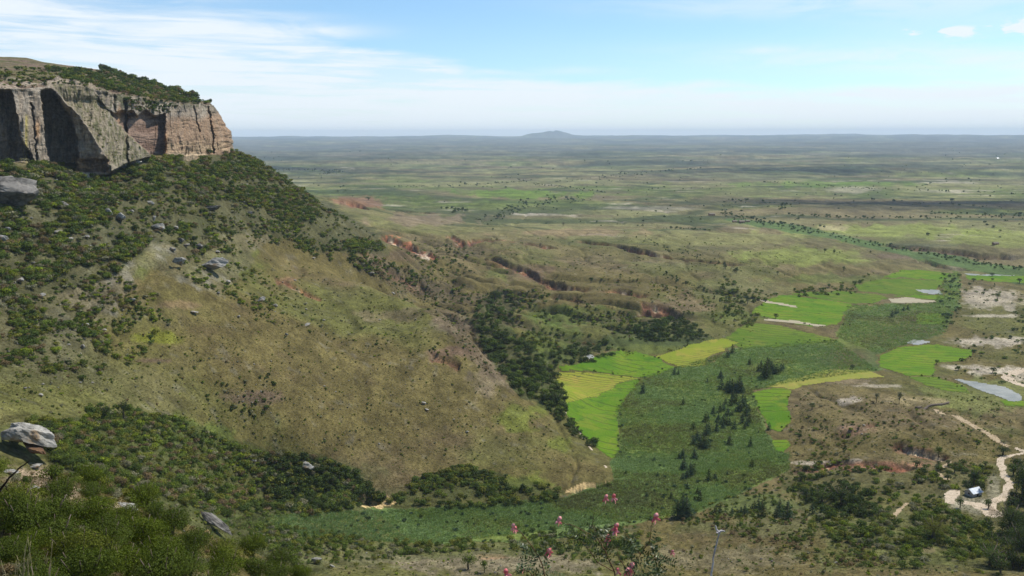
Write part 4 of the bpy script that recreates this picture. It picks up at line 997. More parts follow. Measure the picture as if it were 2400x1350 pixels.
scatter([(1630, 1205), (1760, 1155), (1850, 1108), (1900, 1130), (1890, 1230), (1700, 1240)], 240, .5, 1.7, {'mid': 3, 'deep': 2, 'olive': 2}, 'on the slope between marsh and grove', 'shrubs around the hut', seed=97)
# marsh bushes
scatter([(620, 1225), (1450, 1160), (1800, 1100), (1750, 1160), (1500, 1215), (1100, 1265), (700, 1255)], 130, .5, 1.6, {'blue': 3, 'dark': 2}, 'in the reeds of the near marsh', 'bushes in the marsh', seed=39)
scatter([(1460, 960), (1700, 880), (1900, 800), (1900, 870), (1740, 950), (1800, 1100), (1550, 1180), (1450, 1100)], 110, .4, 1.5, {'blue': 3, 'deep': 2}, 'in the reeds of the wide marsh', 'bushes in the marsh', seed=40)
# valley plain, near part: single trees and lines of trees
FAR = {'dark': 3, 'deep': 2, 'blue': 1}
scatter([(700, 430), (1500, 430), (2450, 440), (2450, 560), (1700, 540), (1100, 530), (800, 480)], 176, 1.8, 4.2, FAR, 'alone on the plain', 'trees on the plain', clump=.2, cs=150, seed=41)
scatter([(620, 385), (2450, 385), (2450, 450), (720, 440)], 126, 2.5, 6.0, FAR, 'far out on the plain', 'trees on the plain', clump=.45, cs=160, seed=42)
scatter([(600, 345), (2450, 335), (2450, 390), (620, 390)], 75, 4, 11, FAR, 'far out on the plain', 'trees on the plain', clump=.55, cs=150, seed=43)
LINES = [([(1735, 515), (1820, 528), (1950, 552), (2080, 578), (2200, 600), (2300, 618), (2400, 632)], 200, 11), ([(1690, 498), (1740, 512), (1790, 518), (1880, 535)], 60, 9),
         ([(1240, 470), (1200, 490), (1180, 505), (1120, 515)], 70, 14), ([(1030, 488), (1100, 492), (1060, 497)], 40, 4), ([(1380, 470), (1300, 465), (1250, 485)], 45, 10), ([(1500, 410), (1250, 432), (1330, 440), (1420, 452)], 60, 4),
         ([(900, 438), (1050, 436), (1160, 430), (1240, 425)], 60, 4), ([(1780, 425), (1950, 437), (2100, 445), (2400, 455)], 60, 3), ([(1850, 505), (1980, 510), (2150, 512), (2400, 508)], 70, 5),
         ([(1700, 470), (1850, 478), (1830, 492)], 35, 6), ([(650, 398), (800, 402), (760, 408)], 60, 5), ([(1560, 535), (1660, 540)], 26, 3), ([(1500, 560), (1620, 598), (1740, 640)], 40, 9), ([(1560, 640), (1600, 660), (1680, 690)], 40, 6),
         ([(1640, 395), (1500, 405), (1400, 415)], 40, 5), ([(2050, 470), (2300, 485)], 14, 5), ([(2180, 500), (2300, 505), (2400, 503)], 26, 5)]
for pts, cnt, jit in LINES:
    seg = np.linspace(0, len(pts) - 1.001, cnt) + rng.normal(size=cnt) * .08
    seg = np.clip(seg, 0, len(pts) - 1.001); i0 = seg.astype(int); f = seg - i0; P = np.array(pts, float)
    q = P[i0] * (1 - f)[:, None] + P[i0 + 1] * f[:, None]
    q[:, 0] += rng.normal(size=cnt) * jit; q[:, 1] += rng.normal(size=cnt) * jit * .3
    x, y, z = locate(q[:, 0], q[:, 1])
    for a, b_, c_ in zip(x, y, z):
        if a == a:
            D = math.hypot(a, b_)
            add_plant('bush', a, b_, c_, rng.uniform(3.0, 7.5) / 1997 * D * (1 if D < 2500 else .7) * .6, rng.uniform(.9, 1.4), pick(FAR), 'in a line of trees along a stream on the plain', 'trees on the plain')
# trees on the plateau: they stand on the lofted cliff body
capX, capY, capZ = ccx.ravel(), ccy.ravel(), ccz.ravel()
cPX, cPY = project(capX, capY, capZ)
def on_cap(px, py):
    j = [int(np.argmin((cPX - a) ** 2 + (cPY - b_) ** 2 + (0 if True else 0))) for a, b_ in zip(px, py)]
    ok = np.array([(cPX[q] - a) ** 2 + (cPY[q] - b_) ** 2 < 12 for q, a, b_ in zip(j, px, py)], bool)
    j = np.array(j, int)
    return np.where(ok, capX[j], np.nan), capY[j], capZ[j]
PLT = {'dark': 2, 'deep': 3, 'mid': 1.5, 'brown': 1.2, 'olive': 1.5}
scatter([(100, 160), (180, 160), (250, 170), (330, 192), (420, 220), (480, 236), (496, 244), (470, 243), (420, 242), (340, 231), (280, 218), (200, 198), (150, 186)], 800, 1.4, 3.6, PLT, 'in the wood on top of the cliff', 'trees on the plateau', on=on_cap, seed=50)
scatter([(235, 160), (300, 178), (380, 202), (440, 222), (485, 238), (430, 226), (330, 196), (240, 170)], 170, 2.0, 5.0, PLT, 'on the skyline of the plateau', 'trees on the plateau', on=on_cap, hf=(1., 1.5), seed=51)
scatter([(-40, 160), (110, 158), (150, 185), (60, 195), (-40, 190)], 144, 1.0, 2.6, PLT, 'on the bare plateau at the far left', 'trees on the plateau', on=on_cap, seed=52)
scatter([(0, 186), (120, 184), (230, 200), (420, 238), (495, 242), (495, 247), (420, 246), (300, 226), (200, 208), (0, 205)], 150, .6, 1.8, PLT, 'along the rim of the cliff', 'trees on the plateau', on=on_cap, seed=55)
# shrubs hanging on broken rock of the face
fX, fY, fZ = fx.ravel(), fy.ravel(), fz_.ravel(); fPX, fPY = fpx.ravel(), fpy.ravel()
def on_face(px, py):
    j = np.array([int(np.argmin((fPX - a) ** 2 + (fPY - b_) ** 2)) for a, b_ in zip(px, py)], int)
    return fX[j], fY[j], fZ[j]
scatter([(290, 232), (380, 236), (420, 248), (390, 268), (330, 262), (290, 250)], 165, .9, 2.2, {'dark': 3, 'deep': 2, 'brown': 1}, 'clinging to the broken rock above the banded wall', 'shrubs on the cliff face', on=on_face, seed=53)
scatter([(150, 225), (230, 225), (300, 310), (345, 365), (300, 390), (262, 380), (230, 330)], 90, .4, 1.3, {'olive': 2, 'grey': 2, 'deep': 1}, 'on the tilted rock slab of the cliff', 'shrubs on the cliff face', on=on_face, seed=54)
# the near hillside: big rounded bushes
NEARB = [(40, 1185, 150), (120, 1205, 130), (140, 1160, 110), (60, 1230, 150), (10, 1060, 70), (-20, 1110, 110), (220, 1150, 80), (125, 1110, 60), (395, 1165, 110), (340, 1170, 90), (430, 1190, 90), (215, 1120, 85), (190, 1095, 60), (245, 1140, 60),
         (130, 1260, 150), (210, 1215, 120), (290, 1215, 110), (250, 1260, 140), (180, 1300, 150), (330, 1265, 130), (400, 1235, 100), (370, 1300, 130), (290, 1330, 150), (450, 1280, 110), (440, 1330, 130), (520, 1290, 95),
         (530, 1330, 110), (590, 1285, 80), (600, 1330, 100), (660, 1320, 85), (650, 1345, 90), (700, 1345, 70), (90, 1340, 130), (200, 1355, 160), (380, 1365, 160), (500, 1380, 140), (600, 1385, 130), (20, 1290, 110), (465, 1215, 60), (425, 1225, 60),
         (560, 1260, 60), (310, 1165, 55), (365, 1210, 70), (230, 1180, 60), (60, 1290, 90), (100, 1385, 150), (690, 1275, 60), (640, 1270, 50), (740, 1345, 60)]
for i, (px, py, wpx) in enumerate(NEARB):
    x, y, z = locate([px], [py + wpx * .22])
    if x[0] == x[0]:
        D = math.hypot(x[0], y[0], z[0] - CAM_Z)
        if D < 220: add_plant('bush', x[0], y[0], z[0] - .1, wpx / F * D * .5, rng.uniform(1.0, 1.4), pick({'near': 4, 'nearb': 3.5, 'nearc': 1.4}), 'on the near hillside', 'big bushes on the near hillside', hand=True)
scatter([(-20, 1100), (100, 1090), (180, 1140), (300, 1170), (480, 1240), (700, 1330), (760, 1400), (-20, 1400)], 330, .3, .9, {'deep': 2, 'olive': 2, 'mid': 2, 'grey': 3, 'brown': 3}, 'between the big bushes of the near hillside', 'small bushes on the near hillside', seed=60)

scatter([(120, 1085), (300, 1125), (420, 1150), (560, 1190), (720, 1262), (780, 1340), (640, 1300), (480, 1245), (300, 1175), (140, 1130)], 330, .45, 1.3, {'deep': 2, 'mid': 3, 'olive': 3, 'brown': 1, 'grey': 1.2}, 'on the brow of the near hillside', 'small bushes on the near hillside', seed=96)
# small shrubs and rank growth along the edges of the rice and of the marsh
EDGES = [[(1500, 885), (1447, 950), (1452, 1010), (1456, 1060)], [(1500, 885), (1582, 862), (1650, 853), (1740, 814), (1960, 796), (1992, 716), (2100, 711)], [(1765, 915), (1790, 1010), (1830, 1075), (1852, 1100)], [(1860, 897), (1962, 866), (2060, 866)],
         [(2052, 832), (2110, 812)], [(1300, 862), (1435, 820), (1530, 838), (1620, 806), (1722, 772)], [(1315, 885), (1400, 872), (1500, 884)], [(1765, 735), (1820, 752), (1965, 764)], [(2000, 668), (2075, 650), (2120, 630)], [(2130, 884), (2200, 882), (2275, 922)],
         [(1850, 1100), (1750, 1150), (1640, 1200), (1500, 1222), (1300, 1262), (1000, 1280), (800, 1272), (640, 1258)], [(1760, 772), (1735, 815)], [(1858, 915), (1856, 990), (1832, 1012)]]
for pts in EDGES:
    P = np.array(pts, float); ln = np.hypot(*np.diff(P, axis=0).T); cnt = int(ln.sum() / 7)
    sg = rng.choice(len(ln), cnt, p=ln / ln.sum()); f = rng.random(cnt)[:, None]; q = P[sg] * (1 - f) + P[sg + 1] * f + rng.normal(size=(cnt, 2)) * np.array([5, 2.5])
    x, y, z = locate(q[:, 0], q[:, 1])
    for a, b_, c_ in zip(x, y, z):
        if a == a: add_plant('bush', a, b_, c_, .35 + 1.1 * rng.random() ** 2, rng.uniform(.6, 1.0), pick({'mid': 3, 'deep': 3, 'olive': 2, 'blue': 1.5}), 'at the edge of the rice and the marsh', 'shrubs along the field edges')
# conical evergreens of the marsh (crop pixels: x, y of the foot, height)
def c7(l, ox=1500, oy=850, k=2.667): return [(ox + a / k, oy + b_ / k, h / k) for a, b_, h in l]
CONES = c7([(20, 190, 60), (215, 75, 45), (240, 75, 35), (270, 262, 40), (335, 412, 45), (505, 98, 50), (508, 165, 65), (545, 170, 60), (560, 185, 75), (575, 185, 80), (590, 185, 75), (605, 185, 85), (620, 180, 90), (633, 185, 70),
            (580, 245, 70), (600, 255, 70), (640, 280, 90), (655, 270, 60), (535, 260, 45), (570, 270, 50), (610, 305, 55), (630, 305, 60), (680, 305, 50), (665, 330, 60), (460, 320, 60), (500, 310, 55), (520, 300, 50), (550, 330, 60), (575, 330, 40),
            (410, 370, 65), (425, 355, 40), (490, 370, 60), (520, 385, 60), (540, 390, 60), (560, 390, 50), (590, 415, 55), (640, 380, 60), (670, 395, 60), (685, 375, 50), (655, 415, 40), (480, 430, 60), (520, 410, 50), (415, 450, 70), (430, 440, 60),
            (360, 480, 60), (335, 510, 55), (375, 520, 65), (400, 530, 80), (425, 520, 60), (410, 535, 60), (345, 500, 40), (560, 510, 65), (690, 525, 55), (740, 440, 22), (805, 420, 45), (270, 595, 55), (245, 600, 45), (265, 580, 40), (340, 595, 60),
            (345, 590, 40), (275, 660, 70), (270, 670, 60), (315, 705, 80), (335, 690, 60), (325, 700, 60), (270, 730, 50), (295, 720, 60), (700, 650, 55), (430, 735, 65), (470, 725, 45), (90, 610, 30), (110, 710, 35), (545, 700, 25), (150, 650, 20),
            (40, 835, 40), (90, 805, 25), (195, 850, 50), (295, 790, 40), (375, 860, 55), (360, 820, 40), (235, 970, 110), (265, 970, 145), (290, 968, 135), (305, 970, 80), (470, 950, 60), (500, 940, 55), (715, 910, 60), (740, 920, 70), (762, 960, 100),
            (610, 945, 40), (655, 955, 80), (630, 950, 50), (575, 945, 40), (920, 980, 120), (870, 960, 90), (855, 970, 70), (1040, 875, 90), (1075, 945, 70), (1140, 945, 50)]) + \
        c7([(755, 1250, 60), (775, 1290, 90), (790, 1300, 120), (805, 1260, 90), (820, 1270, 85), (835, 1265, 70), (855, 1270, 65), (880, 1255, 60), (895, 1240, 35), (740, 1255, 40), (548, 1168, 50), (577, 1140, 55), (685, 1212, 45), (505, 1290, 45),
            (1575, 915, 45), (1598, 895, 30), (1613, 890, 28), (1648, 875, 30), (1673, 870, 30), (420, 1325, 30)], 1500, 400)
def cone_place(px, py):
    if py < 895: return 'in the clump at the far end of the marsh'
    if py > 1180: return 'at the near edge of the marsh'
    if py > 1060: return 'among the near trees in the middle of the marsh'
    if py < 925: return 'in the tall row in the middle of the marsh'
    return 'in the grove in the middle of the marsh'
for px, py, h in CONES:
    x, y, z = locate([px], [py])
    D = math.hypot(x[0], y[0], z[0] - CAM_Z); hm = h / F * D * 1.08
    add_plant('cone', x[0], y[0], z[0] - .2, hm / 4.4 * rng.uniform(1.5, 2.0), 1.0, pick({'blue': 4, 'dark': 2}), cone_place(px, py), 'conical evergreens in the marsh', hand=True)
    PLANTS[-1]['hf'] = hm / 4.4 / PLANTS[-1]['s']
# single broad trees: foot pixel, width, height in pixels, tone, label
TREES = [(1385, 663, 15, 16, 'dark', 'dark tree alone on the pediment beside the red erosion scar'), (1818, 747, 17, 14, 'dark', 'small dark tree on the bund in the bright upper rice field'),
         (1998, 866, 18, 15, 'dark', 'domed dark tree on the golden field beyond the knoll'), (1903, 960, 20, 20, 'deep', 'flat-topped tree casting a shadow on the marsh side of the knoll'),
         (2107, 948, 14, 36, 'grey', 'tall thin grey tree with a leaning trunk on the knoll'), (2054, 944, 14, 32, 'grey', 'slender grey tree left of the tall thin one on the knoll'),
         (1933, 592, 10, 11, 'dark', 'left one of two dark trees on the grassy plain above the rice'), (1955, 596, 9, 14, 'dark', 'right one of two dark trees on the grassy plain above the rice'),
         (1977, 636, 10, 13, 'deep', 'dark tree on the slope above the upper rice fields'), (1822, 645, 10, 14, 'dark', 'pointed dark tree among scrub on the pediment'),
         (1752, 712, 16, 28, 'blue', 'tall blue-green tree at the upper corner of the rice fields'), (1612, 810, 18, 20, 'dark', 'round dark tree at the edge of the yellow rice field'),
         (2350, 1066, 40, 22, 'dark', 'flat-topped dark tree where the two tracks meet'), (2040, 593, 8, 9, 'dark', 'lone dark tree beside the stream on the plain'),
         (2325, 648, 14, 9, 'dark', 'spreading tree at the edge of the farthest bright rice field'), (2282, 660, 14, 9, 'dark', 'low dark tree at the left end of the sandy flat'),
         (2389, 664, 16, 12, 'dark', 'round dark tree at the right end of the sandy flat'), (2230, 476, 14, 12, 'dark', 'big round dark tree alone far out on the plain'),
         (2338, 702, 18, 16, 'mid', 'spreading tree in the middle of the sandy flats'), (2327, 874, 20, 14, 'dark', 'dark tree beside the pale bend of the track'),
         (2195, 854, 14, 12, 'dark', 'dark tree at the right edge of the green field'), (2246, 868, 13, 12, 'deep', 'dark tree on the white sand near the field'),
         (792, 451, 8, 7, 'dark', 'dark tree beyond the red mound at the end of the ridge'), (863, 469, 18, 9, 'deep', 'wide low tree beside the red mound'),
         (957, 632, 10, 15, 'dark', 'dark tree at the foot of the orange and white scar'), (1055, 592, 10, 15, 'dark', 'dark slim tree below the small red scar'),
         (1320, 530, 10, 11, 'grey', 'pale tree on the far edge of the pediment'), (1155, 541, 8, 8, 'deep', 'round tree in the yellow grass at the end of the pediment'),
         (1160, 705, 44, 30, 'dark', 'large dark tree at the head of the wooded gully'), (1150, 715, 30, 22, 'deep', 'lower tree in front of the large gully tree'),
         (1305, 950, 34, 34, 'dark', 'large round tree at the corner of the rice field'), (1275, 940, 24, 24, 'dark', 'round tree left of the large one at the rice corner'),
         (1098, 1335, 48, 42, 'mid', 'open-crowned tree on the dry hillside at the bottom'), (1135, 1342, 26, 36, 'mid', 'small slim tree right of the open-crowned one'),
         (2282, 1138, 36, 48, 'dark', 'tall dark tree directly behind the hut'), (2316, 1192, 22, 30, 'deep', 'bushy tree at the right end of the hut'), (2250, 1190, 24, 28, 'deep', 'bushy tree in front of the hut'),
         (1972, 1186, 60, 56, 'dark', 'largest dark tree of the grove left of the hut'), (1925, 1182, 56, 36, 'deep', 'broad tree at the left of the dark grove'),
         (2395, 1170, 56, 80, 'dark', 'huge dark tree at the right edge above the track'), (2365, 1260, 80, 80, 'dark', 'huge dark tree at the right edge below the clearing'),
         (2395, 1320, 90, 80, 'dark', 'dark spreading tree in the bottom right corner'), (2320, 1325, 80, 50, 'deep', 'broad dark tree left of the corner tree'),
         (2185, 1265, 70, 55, 'olive', 'olive spreading tree with a visible trunk below the hut'), (2200, 1070, 22, 28, 'mid', 'feathery tree on the slope above the hut'),
         (1890, 1105, 26, 22, 'dark', 'dark round bush at the left end of the red cut'), (2300, 1160, 18, 30, 'dark', 'dark narrow tree beside the hut roof'),
         (250, 985, 40, 36, 'dark', 'dark tree at the head of the ravine'), (290, 982, 36, 42, 'dark', 'tallest dark tree at the head of the ravine'), (1680, 690, 20, 16, 'deep', 'dark tree in the scrub below the long scar'),
         (1725, 640, 18, 16, 'dark', 'dark round tree below the long scar'), (1700, 632, 14, 14, 'dark', 'smaller dark tree left of the round one below the scar')]
for px, py, wp, hp, tone, lab in TREES:
    x, y, z = locate([px], [py])
    if x[0] != x[0]: continue
    D = math.hypot(x[0], y[0], z[0] - CAM_Z); s = wp / F * D * .5; hm = hp / F * D * 1.1
    add_plant('tree', x[0], y[0], z[0] - .1, s, hm / 2.0 / s, tone, '', 'single trees', label=lab, hand=True)

# ------------------------------------------------------------------ build: the largest as things of their own, the rest as one growth of each kind
def lod_of(px): return 0 if px < 7 else 1 if px < 15 else 2 if px < 34 else 3 if px < 62 else 4
def build_individual(p):
    k = p['kind']; lod = max(lod_of(p['px'] * (1.5 if k == 'cone' else 1)), 2 if k == 'tree' else 1); nv = len(SHAPES[k, lod]); var = rng.integers(nv)
    rz = rng.uniform(0, 6.28); big = p['px'] > 20 or k != 'bush'
    noun = {'bush': 'shrub' if p['s'] < 2.2 else 'bushy tree', 'tree': 'tree', 'cone': 'conical evergreen'}[k]
    cat = {'bush': 'shrub', 'tree': 'tree', 'cone': 'evergreen tree'}[k]
    name = {'bush': 'shrub', 'tree': 'broadleaf_tree', 'cone': 'evergreen_tree'}[k]
    size = 'small' if p['px'] < 14 else 'rounded' if p['px'] < 26 else 'large'
    label = p['label'] or f"{size} {TONE_WORD[p['tone']]} {noun} {p['where']}"
    e = rng.uniform(.8, 1.25) if k == 'bush' else 1.0
    sc = (p['s'] * e, p['s'] / e, p['s'] * p['hf'] * rng.uniform(.85, 1.2))
    me = crown_mesh(k, lod, var, p['tone'])
    if big:
        t = thing(name, label, cat, (p['x'], p['y'], p['z']), rz, p['group']); t.scale = sc
        link('crown', me, None, t); link('trunk' if k != 'bush' else 'stems', stems_mesh(k), None, t)
    else:
        o = link(name, me, None, None, label=label, category=cat, group=p['group'])
        o.location = (p['x'], p['y'], p['z']); o.rotation_euler = (0, 0, rz); o.scale = sc
def build_mass(name, items):
    VV, FF, CC = [], [], []; off = 0
    for k in ('bush', 'tree', 'cone'):
        for lod in range(5):
            sel = [p for p in items if p['kind'] == k and lod_of(p['px']) == lod]
            for var in range(len(SHAPES[k, lod])):
                ss = sel[var::len(SHAPES[k, lod])]
                if not ss: continue
                V, Fq, tint = SHAPES[k, lod][var]
                s = np.array([(p['s'], p['s'], p['s'] * p['hf']) for p in ss]) * rng.uniform(.75, 1.3, (len(ss), 3)); pos = np.array([(p['x'], p['y'], p['z']) for p in ss])
                a = rng.uniform(0, 6.28, len(ss)); ca, sa = np.cos(a)[:, None], np.sin(a)[:, None]
                x = V[None, :, 0] * s[:, :1]; y = V[None, :, 1] * s[:, 1:2]; z = V[None, :, 2] * s[:, 2:]
                W = np.stack([x * ca - y * sa, x * sa + y * ca, z], -1) + pos[:, None]
                tn = np.array([TONE[p['tone']] for p in ss]) * rng.uniform(.8, 1.2, (len(ss), 1))
                CC.append((tn[:, None] * tint[None, :, None]).reshape(-1, 3)); VV.append(W.reshape(-1, 3))
                FF.append((Fq[None] + (np.arange(len(ss)) * len(V))[:, None, None]).reshape(-1, 4) + off); off += W.shape[0] * W.shape[1]
    if VV: link(name, raw_mesh(name, np.concatenate(VV), np.concatenate(FF), np.concatenate(CC), smooth=False), M_LEAF, kind='stuff')
LANDMARKS = [(2385, 1150, 'the huge tree above the track'), (2365, 1240, 'the huge tree below the clearing'), (2395, 1310, 'the corner tree'), (2320, 1315, 'the broad tree by the corner'), (1700, 985, 'the marsh grove'), (1640, 1030, 'the close pair of marsh trees'), (1800, 880, 'the far marsh clump'), (1610, 1090, 'the lower marsh clump'), (1850, 1200, 'the marsh corner'), (82, 1034, 'the white crag'), (303, 1190, 'the long white rock'), (500, 1226, 'the leaning grey slab'), (482, 1258, 'the ochre stump'), (155, 1250, 'the grey rock face'), (745, 1313, 'the pale end rock'),
             (76, 1143, 'the dry-grass stone'), (2281, 1155, 'the hut'), (2345, 1085, 'the track junction'), (2060, 1090, 'the red cut'), (1972, 1170, 'the dark grove'), (1600, 1195, 'the big marsh evergreen'),
             (1720, 920, 'the tall evergreen row'), (1998, 860, 'the domed tree'), (1810, 960, 'the bright strip field'), (1828, 1045, 'the smallest rice patch'), (1400, 1000, 'the tongue of bright rice'), (1400, 845, 'the top rice terraces'),
             (1650, 820, 'the yellow rice field'), (1560, 775, 'the wood above the rice'), (1880, 720, 'the striped rice field'), (2150, 660, 'the far rice field'), (865, 1175, 'the yellow sandy cut'), (1385, 1140, 'the pale bank'),
             (715, 1091, 'the grey outcrop'), (250, 970, 'the head of the ravine'), (423, 617, 'the upright pale boulder'), (506, 627, 'the largest slab boulder'), (283, 510, 'the overhanging boulder'), (375, 533, 'the rounded grey boulder'),
             (12, 446, 'the huge grey outcrop'), (613, 703, 'the shrub-ringed boulder'), (200, 400, 'the banded alcove foot'), (315, 380, 'the pink and white rock'), (450, 365, 'the tan cliff wall'), (549, 350, 'the cliff nose'),
             (960, 590, 'the orange scar'), (1160, 700, 'the large gully tree'), (1440, 1270, 'the pink flowers'), (1684, 1250, 'the dry stalk'), (48, 657, 'the flat white rock'), (203, 763, 'the round grey boulder'), (2200, 970, 'the earth wall'),
             (240, 160, 'the highest plateau trees'), (100, 200, 'the left alcoves'), (1095, 1320, 'the open-crowned tree'), (620, 920, 'the dark scar'), (1210, 985, 'the bright grass patch'), (2110, 925, 'the tall thin tree'), (1850, 1110, 'the red cut end')]
ORD = ['first', 'second', 'third', 'fourth', 'fifth', 'sixth', 'seventh', 'eighth', 'ninth']
NUMW = {2: 'two', 3: 'three', 4: 'four', 5: 'five', 6: 'six', 7: 'seven', 8: 'eight', 9: 'nine'}
def relation(p):
    a, b_ = project(np.array(p['x']), np.array(p['y']), np.array(p['z'] + p['s'] * .5)); a, b_ = float(a), float(b_)
    p['a'] = a; p['b'] = b_
    d, lx, ly, nm = min((math.hypot(a - q[0], (b_ - q[1]) * 1.3), q[0], q[1], q[2]) for q in LANDMARKS)
    dx, dy = a - lx, (b_ - ly) * 1.3
    far_ = 'well ' if d > 90 else 'just ' if d < 40 else ''
    if d > 240: return p['where']
    if abs(dx) > abs(dy): return f"{far_}{'right' if dx > 0 else 'left'} of {nm}"
    return f"{far_}{'below' if dy > 0 else 'above'} {nm}"
def label_of(p):
    noun = {'bush': 'shrub' if p['s'] < 2.2 else 'bushy tree', 'tree': 'tree', 'cone': 'conical evergreen'}[p['kind']]
    size = 'small' if p['px'] < 14 else 'rounded' if p['px'] < 26 else 'large'
    if p['kind'] == 'cone': size = 'short' if p['s'] < 2.6 else 'tall' if p['s'] < 4.4 else 'very tall'
    return f"{size} {TONE_WORD[p['tone']]} {noun} {relation(p)}"
def name_all(items):
    for p in items:
        if not p['label']: p['label'] = label_of(p); p['auto'] = True
    by = {}
    for p in items:
        if p.get('auto'): by.setdefault(p['label'], []).append(p)
    for lab, ps in by.items():
        if 2 <= len(ps) <= 9:
            ps.sort(key=lambda q: q['a'])
            for i, p in enumerate(ps): p['label'] = (lab if len(lab.split()) < 14 else lab.replace('well ', '').replace('just ', '')) + f', {ORD[i]} from left'
def in_frame(p):
    a, b_ = project(np.array(p['x']), np.array(p['y']), np.array(p['z'])); return -20 < a < 2420 and b_ < 1380
for kind, cap in (('bush', 295), ('tree', 250), ('cone', 250)):
    its = [p for p in PLANTS if p['kind'] == kind]
    its.sort(key=lambda p: (-(p['hand']), not in_frame(p), -p['px']))
    name_all(its[:cap])
    for p in its[:cap]: build_individual(p)
    if its[cap:]: build_mass({'bush': 'shrubbery', 'tree': 'woodland', 'cone': 'evergreens'}[kind], its[cap:])
print('plants', len(PLANTS))

# ------------------------------------------------------------------ boulders
M_ROCK, n, b, o = new_mat('weathered grey boulder rock')
v = coords(n); a = n.noise(v, 1.6, 6.0, .7); a2 = n.noise(v, .6, 4.0, .6); a3 = n.noise(v, 5.0, 4.0, .7)
colr = n.mix(n.ramp(a, .38, .62), (.19, .18, .155, 1), (.40, .38, .33, 1))
colr = n.mix(n.ramp(a2, .55, .66), colr, (.24, .17, .10, 1)); colr = n.mix(n.ramp(a3, .58, .68), colr, (.11, .105, .095, 1))
n.l.new(colr, b.inputs['Base Color']); bump(n, b, n.math('ADD', a, a3), .8, .12)
M_ROCKD, n, b, o = new_mat('dark weathered rock')
v = coords(n); a = n.noise(v, 1.6, 6.0, .7); a3 = n.noise(v, 4.0, 4.0, .7)
n.l.new(n.mix(n.ramp(n.math('ADD', n.math('MULTIPLY', a, .6), n.math('MULTIPLY', a3, .4)), .4, .6), (.055, .052, .046, 1), (.21, .195, .17, 1)), b.inputs['Base Color']); bump(n, b, n.math('ADD', a, a3), .8, .12)
M_OCHRE = flat_material('ochre sandstone', (.30, .17, .07), (.52, .40, .22), 1.2, .1)
M_BROWNR = flat_material('brown iron stained rock', (.07, .040, .024), (.17, .10, .055), 1.2, .1)
import bmesh
def boulder_mesh(seed, sub=3, cuts=12, elong=(1, .8, .7)):
    key = ('b', seed, sub, elong)
    if key in MESH_CACHE: return MESH_CACHE[key]
    rg = np.random.default_rng(seed)
    bm = bmesh.new(); bmesh.ops.create_icosphere(bm, subdivisions=sub, radius=1.0)
    V = np.array([vv.co[:] for vv in bm.verts])
    for k in range(cuts):
        d = rg.normal(size=3); d /= np.linalg.norm(d); h = rg.uniform(.38, .75)
        q = V @ d; over = q > h; V[over] -= np.outer(q[over] - h, d) * .93
    n_ = (fbm(V[:, 0] * 2.3 + seed, V[:, 1] * 2.3 + V[:, 2] * 1.9, 4, seed) - .5)
    V *= (1 + .42 * n_ + .14 * (fbm(V[:, 0] * 7 + seed, V[:, 1] * 7 + V[:, 2] * 5, 3, seed + 5) - .5) + .12 * (np.floor(fbm(V[:, 2] * 4 + seed, V[:, 0] * 1.2, 2, seed + 9) * 6) / 6 - .5))[:, None]
    V *= np.array(elong)
    for vv, p in zip(bm.verts, V): vv.co = p
    me = bpy.data.meshes.new('boulder'); bm.to_mesh(me); bm.free(); MESH_CACHE[key] = me
    return me
